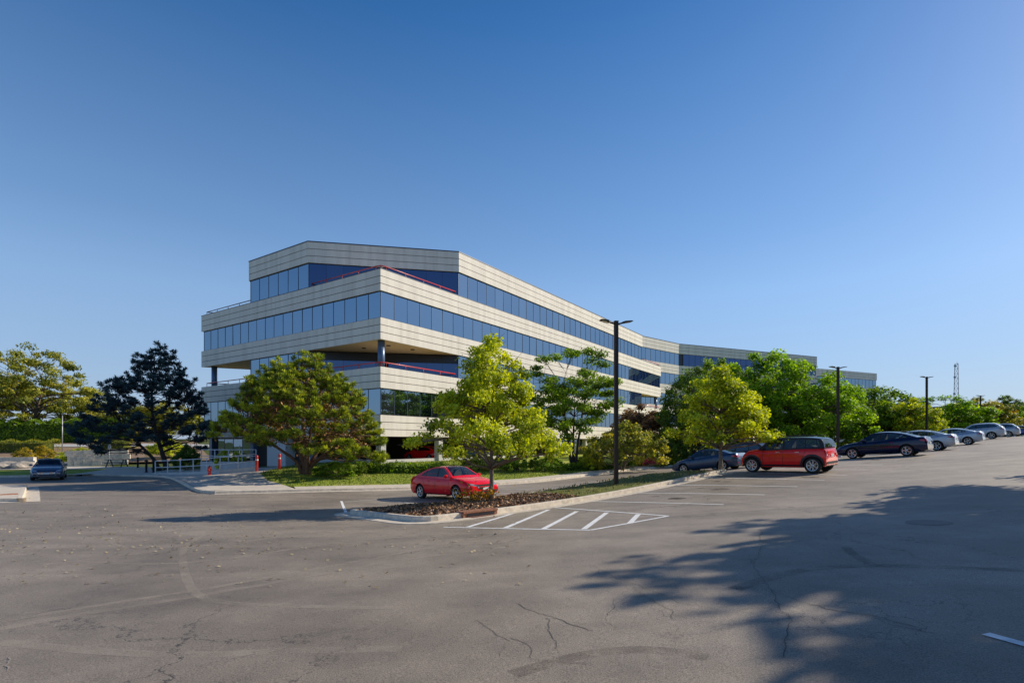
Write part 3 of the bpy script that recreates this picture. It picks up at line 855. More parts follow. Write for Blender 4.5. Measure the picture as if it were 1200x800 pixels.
# ------------------------------------------------------------------ vehicles
def interp(pts, x):
    if x <= pts[0][0]: return pts[0][1]
    for (x0, z0), (x1, z1) in zip(pts[:-1], pts[1:]):
        if x <= x1:
            t = (x - x0) / (x1 - x0) if x1 > x0 else 0
            return z0 + (z1 - z0) * t
    return pts[-1][1]
def smooth_profile(pts, n=240):
    xs = np.linspace(pts[0][0], pts[-1][0], n); zs = np.array([interp(pts, x) for x in xs])
    k = np.array([1, 3, 5, 6, 5, 3, 1.]); k /= k.sum()
    for _ in range(2):
        p = np.concatenate([[zs[0]] * 3, zs, [zs[-1]] * 3]); zs = np.convolve(p, k, 'valid')
    return list(zip(xs, zs))

SEDAN = dict(L=4.60, W=1.80, H=1.45, wb=2.70, wr=0.325, fx=1.36, zb=0.20, zmid=0.58,
             top=[(-2.30, .66), (-2.27, .92), (-2.20, 1.03), (-1.75, 1.035), (-1.2, 1.0), (0, .955), (.85, .93), (1.02, .965), (1.35, .93), (1.8, .84), (2.08, .74), (2.22, .64), (2.30, .54)],
             roof=[(-1.86, 1.03), (-1.35, 1.24), (-.95, 1.36), (-.5, 1.435), (0.0, 1.45), (.28, 1.42), (.62, 1.23), (1.06, .955)], wscr=(4, 7), wrear=(0, 2),
             dlo=[(-1.45, 1.06), (-1.08, 1.25), (-.55, 1.375), (0, 1.39), (.24, 1.355), (.52, 1.19), (.80, .99), (0, 1.0), (-.8, 1.03)], bpil=-.12, qpil=-1.02, yb=.80, yt=.575)
HATCHSUV = dict(L=3.68, W=1.79, H=1.57, wb=2.60, wr=0.345, fx=1.28, zb=0.24, zmid=0.66,
             top=[(-1.84, .70), (-1.825, .98), (-1.77, 1.10), (-1.1, 1.09), (0, 1.055), (.75, 1.03), (.95, 1.06), (1.22, 1.035), (1.52, .985), (1.70, .88), (1.80, .74), (1.84, .60)],
             roof=[(-1.80, 1.10), (-1.74, 1.33), (-1.63, 1.50), (-1.15, 1.56), (0.0, 1.58), (.42, 1.545), (.70, 1.34), (1.0, 1.05)], wscr=(5, 7), wrear=(0, 2),
             dlo=[(-1.62, 1.14), (-1.54, 1.42), (-1.1, 1.48), (0, 1.495), (.36, 1.465), (.60, 1.29), (.80, 1.08), (0, 1.09), (-.8, 1.12)], bpil=-.12, qpil=-1.02, yb=.80, yt=.615)
CROSS = dict(L=4.60, W=1.84, H=1.66, wb=2.68, wr=0.36, fx=1.38, zb=0.26, zmid=0.70,
             top=[(-2.30, .75), (-2.27, 1.02), (-2.2, 1.13), (-1.4, 1.13), (0, 1.08), (.8, 1.06), (1.0, 1.10), (1.4, 1.07), (1.85, .98), (2.1, .86), (2.23, .72), (2.30, .60)],
             roof=[(-2.16, 1.13), (-1.95, 1.36), (-1.72, 1.55), (-1.2, 1.63), (-.3, 1.66), (.2, 1.62), (.60, 1.39), (1.04, 1.09)], wscr=(5, 7), wrear=(0, 2),
             dlo=[(-1.9, 1.18), (-1.66, 1.44), (-1.15, 1.545), (-.3, 1.57), (.14, 1.535), (.48, 1.33), (.78, 1.12), (0, 1.13), (-.8, 1.16)], bpil=-.15, qpil=-1.1, yb=.82, yt=.62)

def half_width(sp, x):
    h = sp['L'] / 2; a = abs(x); x0 = h - 0.95
    if a <= x0: return sp['W'] / 2
    t = (a - x0) / 0.95
    return sp['W'] / 2 * (1 - (0.20 if x > 0 else 0.15) * t ** 2.6)

def body_mesh(sp, paint, name="body"):
    prof = smooth_profile(sp['top'])
    h = sp['L'] / 2
    xs = [-h, -h + .03, -h + .09, -h + .18] + list(np.linspace(-h + .32, h - .36, 38)) + [h - .22, h - .12, h - .05, h]
    rows = []
    for x in xs:
        hw = half_width(sp, x); zt = interp(prof, x); e = max(0, (abs(x) - (h - .35)) / .35)
        zb = sp['zb'] + 0.10 * e ** 2; zm = min(sp['zmid'], zt - 0.10)
        y = [0, .78, .92, .97, .995, 1.0, .985, .95, .90, .80, .45, 0]
        z = [zb, zb, zb + .03, zb + .12, zm - .14, zm, zt - .20 if zt - .20 > zm + .03 else zm + (zt - zm) * .35, zt - .085 if zt - .085 > zm + .05 else zm + (zt - zm) * .6, zt - .03, zt + .0, zt + .022, zt + .03]
        crown = 1.0 if e < .9 else 0.3
        z[10] = zt + .022 * crown; z[11] = zt + .03 * crown
        rows.append([(x, hw * a, b) for a, b in zip(y, z)])
    m = len(rows[0]); V = []; ring_n = 2 * m - 2
    for r_ in rows:
        full_ = r_ + [(p[0], -p[1], p[2]) for p in r_[-2:0:-1]]
        V += full_
    F = []; MI = []
    cab0 = sp['roof'][0][0] + .12; cab1 = sp['roof'][-1][0] - .06
    for i in range(len(xs) - 1):
        for k in range(ring_n):
            k2 = (k + 1) % ring_n
            F.append((i * ring_n + k, (i + 1) * ring_n + k, (i + 1) * ring_n + k2, i * ring_n + k2))
            xm = (xs[i] + xs[i + 1]) / 2
            top_ = k in (9, 10, 11, 12) 
            MI.append(1 if (top_ and cab0 < xm < cab1) or k in (0, ring_n - 1) else 0)
    F.append(tuple(range(ring_n))); MI.append(0)
    F.append(tuple((len(xs) - 1) * ring_n + k for k in range(ring_n - 1, -1, -1))); MI.append(0)
    me = bpy.data.meshes.new(name); me.from_pydata(V, [], F)
    me.materials.append(paint); me.materials.append(CABIN); me.materials.append(RIMD)
    me.polygons.foreach_set("material_index", MI)
    bm = bmesh.new(); bm.from_mesh(me); bmesh.ops.recalc_face_normals(bm, faces=bm.faces); bm.to_mesh(me); bm.free()
    tmp = bpy.data.objects.new("tmp_body", me); COL.objects.link(tmp)
    cut = MB()
    for ax in (sp['fx'], sp['fx'] - sp['wb']):
        for s in (-1, 1):
            yc = s * (sp['W'] / 2 - .10)
            rr = sp['wr'] + .055
            n = 28; Vv = []; 
            for yy in (yc - .20, yc + .26):
                for k in range(n):
                    t = 2 * math.pi * k / n; Vv.append((ax + rr * math.cos(t), yy, sp['wr'] + rr * math.sin(t)))
            Ff = [(k, (k + 1) % n, n + (k + 1) % n, n + k)[::-1] for k in range(n)] + [tuple(range(n)), tuple(range(2 * n - 1, n - 1, -1))]
            cut.add(Vv, Ff, 2)
    cme = cut.mesh("tmp_cut", [paint, RIMD, RIMD])
    bm = bmesh.new(); bm.from_mesh(cme); bmesh.ops.recalc_face_normals(bm, faces=bm.faces); bm.to_mesh(cme); bm.free()
    co_ = bpy.data.objects.new("tmp_cut", cme); COL.objects.link(co_)
    md_ = tmp.modifiers.new("b", 'BOOLEAN'); md_.operation = 'DIFFERENCE'; md_.object = co_; md_.solver = 'EXACT'; md_.material_mode = 'INDEX'
    dg = bpy.context.evaluated_depsgraph_get(); dg.update()
    res = bpy.data.meshes.new_from_object(tmp.evaluated_get(dg), depsgraph=dg)
    bpy.data.objects.remove(tmp); bpy.data.objects.remove(co_)
    res.name = name
    res.polygons.foreach_set("use_smooth", [True] * len(res.polygons)); sharp(res, 38)
    bm = bmesh.new(); bm.from_mesh(res); bvh = BVHTree.FromBMesh(bm); bm.free()
    return res, bvh

BODY_CACHE = {}
def cast(bvh, o, d):
    r_ = bvh.ray_cast(Vector(o), Vector(d))
    return r_[0], r_[1]
def patch(bvh, quad, view, nu=6, nv=3, off=0.006):
    """patch of the body surface, bilinear in a 2-D view; view 'F','B' use (y,z), 'R','Lf' use (x,z)"""
    mb = MB(); V = []; ok = True
    for j in range(nv + 1):
        for i in range(nu + 1):
            u, v = i / nu, j / nv
            a = [(1 - u) * (1 - v) * quad[0][k] + u * (1 - v) * quad[1][k] + u * v * quad[2][k] + (1 - u) * v * quad[3][k] for k in (0, 1)]
            if view == 'F': o, d = (6, a[0], a[1]), (-1, 0, 0)
            elif view == 'B': o, d = (-6, a[0], a[1]), (1, 0, 0)
            elif view == 'Lf': o, d = (a[0], 6, a[1]), (0, -1, 0)
            else: o, d = (a[0], -6, a[1]), (0, 1, 0)
            p, n = cast(bvh, o, d)
            if p is None:
                p = Vector((a[0] * 0 + (2.0 if view == 'F' else -2.0), a[0], a[1])) if view in 'FB' else Vector((a[0], .85 if view == 'Lf' else -.85, a[1]))
            V.append(p - Vector(d) * off)
    w = nu + 1
    F = [(j * w + i, j * w + i + 1, (j + 1) * w + i + 1, (j + 1) * w + i) for j in range(nv) for i in range(nu)]
    mb.add(V, F, 0, True); return mb
def poly_patch(bvh, loops, view, off=0.006, seg=24):
    """strip between two 2-D polylines (same count) cast on the body"""
    mb = MB(); A_, B_ = loops; V = []
    for p2 in A_ + B_:
        if view == 'Lf': o, d = (p2[0], 6, p2[1]), (0, -1, 0)
        else: o, d = (p2[0], -6, p2[1]), (0, 1, 0)
        p, n = cast(bvh, o, d)
        if p is None or abs(p.y) < .6: p = Vector((p2[0], (.88 if view == 'Lf' else -.88), p2[1]))
        V.append(p - Vector(d) * off)
    n = len(A_); mb.add(V, [(i, i + 1, n + i + 1, n + i) for i in range(n - 1)], 0, True); return mb
def flip_up(mb, ref):
    return mb
def orient(me, center=(0, 0, 0.6)):
    bm = bmesh.new(); bm.from_mesh(me); c = Vector(center)
    for f in bm.faces:
        if f.normal.dot(f.calc_center_median() - c) < 0: f.normal_flip()
    bm.to_mesh(me); bm.free(); return me

def wheel_meshes(wr, spokes=5):
    k = ("wheel", wr, spokes)
    if k in BODY_CACHE: return BODY_CACHE[k]
    w = .215; ri = wr * .68
    t = MB(); t.lathe([(ri, -w / 2 + .01), (wr * .9, -w / 2), (wr * .985, -w / 2 + .035), (wr, -w / 4), (wr, w / 4), (wr * .985, w / 2 - .035), (wr * .9, w / 2), (ri, w / 2 - .01), (ri - .012, w / 2 - .06), (0, w / 2 - .07)], 30, 'Y', mi=0)
    rm = MB()
    rm.lathe([(ri + .004, w / 2 - .004), (ri - .022, w / 2 - .002), (ri - .03, w / 2 - .03)], 30, 'Y')
    rm.lathe([(0, w / 2 - .012), (.05, w / 2 - .012), (.058, w / 2 - .035)], 14, 'Y')
    for s in range(spokes):
        for dd in (-.10, .10):
            a = 2 * math.pi * s / spokes + dd
            p0 = Vector((.045 * math.cos(a), w / 2 - .028, .045 * math.sin(a))); p1 = Vector((ri * .97 * math.cos(a + dd * .6), w / 2 - .018, ri * .97 * math.sin(a + dd * .6)))
            rm.bar(p0, p1, .030, .022)
    a = t.mesh("wheel", [TYRE]); b = rm.mesh("rim", [RIM])
    sharp(a, 40)
    # dark bowl behind the spokes
    BODY_CACHE[k] = (a, b); return a, b

def greenhouse(sp, par, roofpaint, pillar, glass, dark_pillars):
    R_ = sp['roof']; yb, yt = sp['yb'], sp['yt']; zb0 = min(R_[0][1], R_[-1][1]); H = sp['H']
    def ey(z): return yb + (yt - yb) * max(0, min(1.05, (z - zb0) / (H - zb0)))
    # refine roofline
    prof = []
    for a, b in zip(R_[:-1], R_[1:]):
        for k in range(4): prof.append((a[0] + (b[0] - a[0]) * k / 4, a[1] + (b[1] - a[1]) * k / 4))
    prof.append(R_[-1])
    # light smoothing keeps the ends
    for _ in range(2):
        prof = [prof[0]] + [((a[0] + 2 * b[0] + c[0]) / 4, (a[1] + 2 * b[1] + c[1]) / 4) for a, b, c in zip(prof[:-2], prof[1:-1], prof[2:])] + [prof[-1]]
    fr = [-1, -.90, -.5, 0, .5, .90, 1]
    def pt(i, f, lift=0.0):
        x, z = prof[i]; y = ey(z) * f; cr = (1 - abs(f) ** 2.2) * .035
        i0, i1 = max(0, i - 1), min(len(prof) - 1, i + 1)
        tx, tz = prof[i1][0] - prof[i0][0], prof[i1][1] - prof[i0][1]; ln = math.hypot(tx, tz)
        nx, nz = -tz / ln, tx / ln
        cr2 = cr + lift
        return (x + nx * cr2, y, z + nz * cr2)
    n = len(prof); nf = len(fr)
    body = MB(); V = [pt(i, f) for i in range(n) for f in fr]
    r0, r1 = sp['wrear'][0] * 4, sp['wrear'][1] * 4; s0, s1 = sp['wscr'][0] * 4, sp['wscr'][1] * 4
    s0 += 1; r1 -= 1; r0 += 1; s1 -= 1
    F = []; 
    for i in range(n - 1):
        for k in range(nf - 1):
            mid = 1 <= k <= nf - 3
            if mid and (r0 <= i < r1 or s0 <= i < s1): continue
            F.append((i * nf + k, (i + 1) * nf + k, (i + 1) * nf + k + 1, i * nf + k + 1))
    body.add(V, F, 0, True)
    ro = obj("roof", orient(body.mesh("roof", [roofpaint]), (0, 0, 1.0)), roofpaint, par)
    for (a, b, nm) in ((s0, s1, "windshield"), (r0, r1, "rear_window")):
        mb = MB(); V = [pt(i, f, -.004) for i in range(a, b + 1) for f in fr[1:-1]]; w = nf - 2
        mb.add(V, [(i * w + k, (i + 1) * w + k, (i + 1) * w + k + 1, i * w + k + 1) for i in range(b - a) for k in range(w - 1)], 0, True)
        obj(nm, orient(mb.mesh(nm, [glass]), (0, 0, 1.0)), glass, par)
    # sides: frame ring between roofline and daylight opening, and the panes
    dlo = sp['dlo']; nb = 12
    outer = [prof[i] for i in range(n)] + [(R_[-1][0] + (R_[0][0] - R_[-1][0]) * k / nb, interp(sp['top'], R_[-1][0] + (R_[0][0] - R_[-1][0]) * k / nb) - .03) for k in range(1, nb)]
    # dense inner loop
    dl = dlo + [dlo[0]]; per = [0]
    for a, b in zip(dl[:-1], dl[1:]): per.append(per[-1] + math.hypot(b[0] - a[0], b[1] - a[1]))
    def nearest_in(p):
        best = None
        for a, b in zip(dl[:-1], dl[1:]):
            ax, az = a; bx, bz = b; t = ((p[0] - ax) * (bx - ax) + (p[1] - az) * (bz - az)) / ((bx - ax) ** 2 + (bz - az) ** 2); t = max(0, min(1, t))
            q = (ax + (bx - ax) * t, az + (bz - az) * t); d = (q[0] - p[0]) ** 2 + (q[1] - p[1]) ** 2
            if best is None or d < best[0]: best = (d, q)
        return best[1]
    inn = [nearest_in(p) for p in outer]
    for s in (-1, 1):
        mb = MB(); m = len(outer)
        V = [(p[0], s * ey(p[1]), p[1]) for p in outer] + [(p[0], s * (ey(p[1]) - .003), p[1]) for p in inn]
        mb.add(V, [(i, (i + 1) % m, m + (i + 1) % m, m + i) for i in range(m)], 0, False)
        me = mb.mesh("window_frame", [pillar]); obj("window_frame", orient(me, (0, 0, 1.1)), pillar, par)
        cuts = [(-9, sp['qpil'] - .02), (sp['qpil'] + .02, sp['bpil'] - .045), (sp['bpil'] + .045, 9)]
        for (xa, xb) in cuts:
            P = clip_cell([(p[0], p[1]) for p in dlo], xa, xb, -9, 9)
            if len(P) < 3: continue
            mb = MB(); mb.add([(p[0], s * (ey(p[1]) - .012), p[1]) for p in P], [tuple(range(len(P)))])
            obj("side_window", orient(mb.mesh("side_window", [glass]), (0, 0, 1.1)), glass, par)
        pl = MB()
        for xc, w in ((sp['bpil'], .09), (sp['qpil'], .045)):
            P = clip_cell([(p[0], p[1]) for p in dlo], xc - w / 2, xc + w / 2, -9, 9)
            if len(P) >= 3: pl.add([(p[0], s * (ey(p[1]) - .006), p[1]) for p in P], [tuple(range(len(P)))])
        if pl.v: obj("pillar", orient(pl.mesh("pillar", [dark_pillars]), (0, 0, 1.1)), dark_pillars, par)
    # seats
    zt = interp(sp['top'], 0)
    st = MB()
    def seat(x, y, w, hh):
        st.box((x, y, zt + hh / 2 - .05), (.13, w, hh), mat=Matrix.Rotation(R(-14), 4, 'Y'))
    for y in (-.36, .36):
        seat(-.10, y, .46, .26); st.box((-.17, y, zt + .27), (.09, .24, .15), mat=Matrix.Rotation(R(-12), 4, 'Y'))
    seat(-1.02, 0, 1.15, .16)
    st.box((.74, 0, zt + .02), (.34, 1.2, .10))
    obj("seats", st, SEATM, par)
    sw = MB(); tt = [(.46 + .05 * math.sin(a), .36 + .17 * math.cos(a), zt + .10 + .16 * math.sin(a)) for a in np.linspace(0, 2 * math.pi, 15)]
    sw.tube(tt, .014, 6); obj("steering_wheel", sw, BLKTRIM, par)

def make_car(sp, label, cat, pos, heading, paint, group=None, style="sedan", name="parked_car", glass=None, roofpaint=None, spokes=5, detail=True, lift=0.0):
    p = Vector((pos[0], pos[1], 0)); h = Vector((heading[0], heading[1], 0)).normalized(); lat = Vector((-h.y, h.x, 0))
    fa = p + h * sp['fx']; ra = p + h * (sp['fx'] - sp['wb'])
    if lift:
        zc = lift; fwd = h; up = Vector((0, 0, 1))
    else:
        zs = {}
        for nm, q in (("fl", fa + lat * .76), ("fr", fa - lat * .76), ("rl", ra + lat * .76), ("rr", ra - lat * .76)): zs[nm] = g(q.x, q.y)
        pitch = ((zs["fl"] + zs["fr"]) - (zs["rl"] + zs["rr"])) / 2 / sp['wb']; roll = ((zs["fl"] + zs["rl"]) - (zs["fr"] + zs["rr"])) / 2 / 1.52
        fwd = (h + Vector((0, 0, pitch))).normalized(); lt = (lat + Vector((0, 0, roll))).normalized(); up = fwd.cross(lt).normalized()
        zc = (zs["fl"] + zs["fr"] + zs["rl"] + zs["rr"]) / 4 - pitch * (sp['fx'] - sp['wb'] / 2)
    lt = up.cross(fwd).normalized()
    root = thing(name, label, cat, (p.x, p.y, zc + .001), 0, group)
    M3 = Matrix((fwd, lt, up)).transposed()
    root.rotation_euler = M3.to_euler()
    key = ("body", id(sp))
    if key not in BODY_CACHE:
        me, bvh = body_mesh(sp, paint); BODY_CACHE[key] = (me, bvh)
    me, bvh = BODY_CACHE[key]
    me = me.copy(); me.materials[0] = paint
    body = obj("body", me, paint, root)
    g_ = glass or CARGLASS; rp = roofpaint or paint
    greenhouse(sp, root, rp, BLKTRIM if style == "hatch" else paint, g_, BLKTRIM)
    wm, rmm = wheel_meshes(sp['wr'], spokes)
    for ax in (sp['fx'], sp['fx'] - sp['wb']):
        for s in (-1, 1):
            w = bpy.data.objects.new("wheel", wm); link(w, root); w.location = (ax, s * (sp['W'] / 2 - .125), sp['wr'])
            if s < 0: w.rotation_euler = (0, 0, math.pi)
            link(bpy.data.objects.new("rim", rmm), w)
    def P(nm, quad, view, mat, nu=6, nv=3, off=.006, parent=None):
        mb = patch(bvh, quad, view, nu, nv, off); return obj(nm, orient(mb.mesh(nm, [mat]), (0, 0, .6)), mat, parent or root)
    Lh = sp['L'] / 2
    hatch = style == "hatch"; zh = interp(sp['top'], Lh - .18)
    zt = interp(sp['top'], -Lh + .06)
    # front
    if hatch:
        for s in (-1, 1):
            P("headlight", [(s * .48, .74), (s * .72, .76), (s * .73, .93), (s * .50, .90)], 'F', HEADL, 4, 4)
        P("grille", [(-.42, .60), (.42, .60), (.47, .80), (-.47, .80)], 'F', SEAM, 6, 2)
        P("grille", [(-.60, .36), (.60, .36), (.62, .48), (-.62, .48)], 'F', BLKTRIM, 6, 2)
    else:
        gw = .34 if style != "wide" else .40
        z0, z1 = (.50, .70) if style != "cross" else (.62, .86)
        P("grille", [(-gw, z0), (gw, z0), (gw + .10, z1 - .03), (-gw - .10, z1 - .03)], 'F', SEAM, 6, 3)
        tr = MB()
        for q in ([(-gw - .02, z0 - .035), (gw + .02, z0 - .035), (gw + .02, z0 - .005), (-gw - .02, z0 - .005)], [(-gw - .13, z1 - .02), (-gw - .02, z0 - .03), (-gw + .012, z0 - .03), (-gw - .09, z1 - .01)], [(gw + .02, z0 - .03), (gw + .13, z1 - .02), (gw + .09, z1 - .01), (gw - .012, z0 - .03)]):
            a = patch(bvh, q, 'F', 4, 1, .012); tr.add(a.v, a.f, 0, True)
        if style == "wide":
            for zz in (.53, .58, .63):
                a = patch(bvh, [(-gw, zz), (gw, zz), (gw, zz + .018), (-gw, zz + .018)], 'F', 6, 1, .012); tr.add(a.v, a.f, 0, True)
        obj("grille_trim", orient(tr.mesh("grille_trim", [CHROME])), CHROME, root)
        for s in (-1, 1):
            P("headlight", [(s * .46, z1 - .10), (s * .76, z1 - .04), (s * .765, z1 + .04), (s * .50, z1 - .01)], 'F', HEADL, 6, 2)
            P("fog_light", [(s * .48, .33), (s * .70, .33), (s * .68, .43), (s * .52, .43)], 'F', BLKTRIM, 3, 2)
        P("lower_grille", [(-.40, .28), (.40, .28), (.46, .40), (-.46, .40)], 'F', BLKTRIM, 6, 2)
    P("license_plate", [(-.155, .44), (.155, .44), (.155, .55), (-.155, .55)], 'F', PLATE, 2, 1, .025)
    # rear
    ztl = zt - .06
    for s in (-1, 1):
        if hatch: P("tail_light", [(s * .56, ztl - .26), (s * .745, ztl - .26), (s * .75, ztl - .02), (s * .58, ztl - .0)], 'B', TAILL, 3, 4)
        else: P("tail_light", [(s * .44, ztl - .14), (s * .765, ztl - .17), (s * .77, ztl - .01), (s * .46, ztl - .01)], 'B', TAILL, 6, 3)
        P("bumper_reflector", [(s * .52, .40), (s * .70, .40), (s * .70, .45), (s * .52, .45)], 'B', TAILL, 3, 1)
        vw = 'Lf' if s > 0 else 'R'
        if not hatch: P("tail_light", [(-Lh + .10, ztl - .13), (-Lh + .34, ztl - .06), (-Lh + .32, ztl - .005), (-Lh + .10, ztl - .01)], vw, TAILL, 4, 2)
    P("license_plate", [(-.155, .62 if not hatch else .70), (.155, .62 if not hatch else .70), (.155, .74 if not hatch else .82), (-.155, .74 if not hatch else .82)], 'B', PLATE, 2, 1, .02)
    P("rear_valance", [(-.62, .27), (.62, .27), (.66, .36), (-.66, .36)], 'B', BLKTRIM, 8, 1)
    # sides
    zbelt = interp(sp['top'], 0); zlow = sp['zb'] + .13
    for s in (-1, 1):
        vw = 'Lf' if s > 0 else 'R'
        sm = MB()
        xr = sp['fx'] - sp['wb'] + sp['wr'] + .13
        for path in ([(sp['fx'] - sp['wr'] - .18, zlow), (sp['fx'] - sp['wr'] - .16, zbelt - .14), (sp['fx'] - sp['wr'] - .10, zbelt - .03)], [(sp['bpil'], zlow), (sp['bpil'], zbelt - .03)], [(xr, zlow + .05), (xr - .06, .62), (xr - .24, zbelt - .04)]):
            for a, b in zip(path[:-1], path[1:]):
                q = [(a[0] - .006, a[1]), (a[0] + .006, a[1]), (b[0] + .006, b[1]), (b[0] - .006, b[1])]
                pm = patch(bvh, q, vw, 1, 6, .003); sm.add(pm.v, pm.f)
        q = [(sp['fx'] - sp['wr'] - .18, zlow), (xr, zlow), (xr, zlow + .01), (sp['fx'] - sp['wr'] - .18, zlow + .01)]
        pm = patch(bvh, q, vw, 8, 1, .003); sm.add(pm.v, pm.f)
        obj("door_gap", orient(sm.mesh("door_gap", [SEAM])), SEAM, root)
        sk = [(-.9, sp['zb'] + .01), (.9, sp['zb'] + .01), (.9, sp['zb'] + (.13 if hatch else .07)), (-.9, sp['zb'] + (.13 if hatch else .07))]
        P("sill", [(xr - .06, sk[0][1]), (sp['fx'] - sp['wr'] - .06, sk[0][1]), (sp['fx'] - sp['wr'] - .06, sk[2][1]), (xr - .06, sk[2][1])], vw, BLKTRIM, 8, 2, .008)
        for hx in (sp['bpil'] + .22, xr + .22 if not hatch else -.72):
            zc_ = zbelt - .13
            p, nrm = cast(bvh, (hx, 6 * s, zc_), (0, -s, 0))
            if p is not None:
                hb = MB(); hb.box((hx, p.y + s * .012, zc_), (.17, .026, .026)); obj("door_handle", hb, CHROME if hatch else paint, root)
        # mirror
        mx = sp['dlo'][6][0] - .06; mz = sp['dlo'][6][1] + .05
        mm = MB(); V = []; prof2 = [(-.09, .045, .05), (-.03, .085, .075), (.04, .085, .075), (.10, .05, .05)]
        y0 = s * (sp['yb'] + .14)
        n = 12
        for xx, ry, rz_ in prof2:
            for k in range(n):
                t = 2 * math.pi * k / n; V.append((mx + xx, y0 + ry * 1.15 * math.cos(t), mz + rz_ * math.sin(t)))
        F = [(i * n + k, i * n + (k + 1) % n, (i + 1) * n + (k + 1) % n, (i + 1) * n + k) for i in range(3) for k in range(n)] + [tuple(range(n)), tuple(3 * n + k for k in range(n))]
        mm.add(V, F, 0, True); mm.bar((mx + .02, s * (sp['yb'] - .03), mz - .06), (mx + .02, y0, mz - .03), .05, .03)
        mt = BLKTRIM if hatch else paint
        obj("wing_mirror", orient(mm.mesh("wing_mirror", [mt]), (mx, y0, mz)), mt, root)
        if hatch:
            for ax in (sp['fx'], sp['fx'] - sp['wb']):
                a_ = np.linspace(R(-8), R(188), 22); r0_ = sp['wr'] + .056; r1_ = sp['wr'] + .145
                A_ = [(ax + r0_ * math.cos(t), max(sp['zb'] + .005, sp['wr'] + r0_ * math.sin(t))) for t in a_]
                B_ = [(ax + r1_ * math.cos(t), max(sp['zb'] + .005, sp['wr'] + r1_ * math.sin(t))) for t in a_]
                B_ = [(max(-Lh + .06, min(Lh - .10, x)), z) for x, z in B_]
                pm = poly_patch(bvh, (A_, B_), vw, .010)
                obj("wheel_arch", orient(pm.mesh("wheel_arch", [BLKTRIM])), BLKTRIM, root)
    if hatch:
        P("rear_bumper", [(-.66, .30), (.66, .30), (.70, .50), (-.70, .50)], 'B', BLKTRIM, 8, 2, .012)
        rr = MB()
        for s in (-1, 1): rr.tube([(-1.45, s * .56, 1.585), (-1.3, s * .575, 1.625), (0, s * .58, 1.64), (.15, s * .56, 1.60)], .016, 6)
        obj("roof_rail", rr, BLKTRIM, root)
    return root

PAINT_RED = paint_mat("paint_red", (1.0, 0.014, 0.022), 0.0)
PAINT_RED2 = paint_mat("paint_bright_red", (1.0, 0.028, 0.022), 0.0)
PAINT_NAVY = paint_mat("paint_navy", (0.012, 0.016, 0.055), 0.3)
PAINT_DBLUE = paint_mat("paint_slate_blue", (0.03, 0.06, 0.12), 0.4)
PAINT_BLK = paint_mat("paint_black_cherry", (0.03, 0.010, 0.014), 0.3)
PAINT_SILV = paint_mat("paint_silver", (0.58, 0.60, 0.64), 0.55)
PAINT_SILV2 = paint_mat("paint_ice_silver", (0.52, 0.58, 0.66), 0.55)
PAINT_SILV3 = paint_mat("paint_pale_silver", (0.66, 0.68, 0.72), 0.4)
PAINT_GREYB = paint_mat("paint_grey_blue", (0.14, 0.19, 0.26), 0.5)
PAINT_BLUE = paint_mat("paint_blue", (0.03, 0.09, 0.32), 0.3)
NOSE_IN = (-0.673, 0.740)
RW = "cars nosed in along the right-hand row of stalls"
make_car(SEDAN, "glossy red sedan parked nose to the mulch island behind the young tree, facing the camera", "car", (-2.70, 24.45), (0.69, -0.72), PAINT_RED)
make_car(HATCHSUV, "bright red compact crossover with black roof and black wheel arches, seen side-on", "car", (12.72, 24.65), NOSE_IN, PAINT_RED2, None, "hatch", roofpaint=paint_mat("paint_black_roof", (0.012, 0.012, 0.014), 0.1), spokes=7)
make_car(SEDAN, "dark blue sedan partly hidden by the island tree and the red crossover", "car", (13.0, 35.2), NOSE_IN, PAINT_DBLUE)
make_car(CROSS, "dark cherry car whose roof shows just behind the dark blue sedan", "car", (15.9, 37.3), NOSE_IN, PAINT_BLK, None, "cross", glass=CARGLASSD)
make_car(SEDAN, "very dark navy sedan beside the red crossover, first of the right-hand row", "car", (22.1, 31.85), NOSE_IN, PAINT_NAVY, RW)
make_car(SEDAN, "silver sedan next to the dark navy sedan, nearest of the silver cars", "car", (28.1, 37.25), NOSE_IN, PAINT_SILV, RW)
make_car(SEDAN, "ice-silver sedan between the nearest silver sedan and the silver crossover", "car", (37.7, 46.1), NOSE_IN, PAINT_SILV2, RW)
make_car(CROSS, "tall silver crossover farther along the right-hand row", "car", (48.7, 56.1), NOSE_IN, PAINT_SILV3, RW, "cross", glass=CARGLASSD)
make_car(CROSS, "pale silver crossover beyond the taller silver one, near the right edge", "car", (59.2, 65.6), NOSE_IN, PAINT_SILV, RW, "cross", glass=CARGLASSD)
make_car(SEDAN, "blue sedan at the far right edge, last of the row", "car", (69.0, 73.2), NOSE_IN, PAINT_BLUE, RW)
make_car(CROSS, "dark car whose roof peeks over the ice-silver sedan", "car", (37.6, 53.2), NOSE_IN, PAINT_BLK, None, "cross", glass=CARGLASSD)
make_car(SEDAN, "grey-blue sedan with a wide chrome grille facing the camera on the left drive", "car", (-33.2, 38.4), (0.60, -0.80), PAINT_GREYB, None, "wide")
gp = bp(9.9, 4.5)
make_car(SEDAN, "red car parked in the dark garage under the building corner", "car", (gp.x, gp.y), (-0.8268, 0.5625), PAINT_RED, lift=ZB + 0.022)
gp = bp(6.0, 8.8)
make_car(SEDAN, "dark sedan in shadow at the back of the garage, beside the red car", "car", (gp.x, gp.y), (-0.8268, 0.5625), PAINT_NAVY, lift=ZB + 0.022)
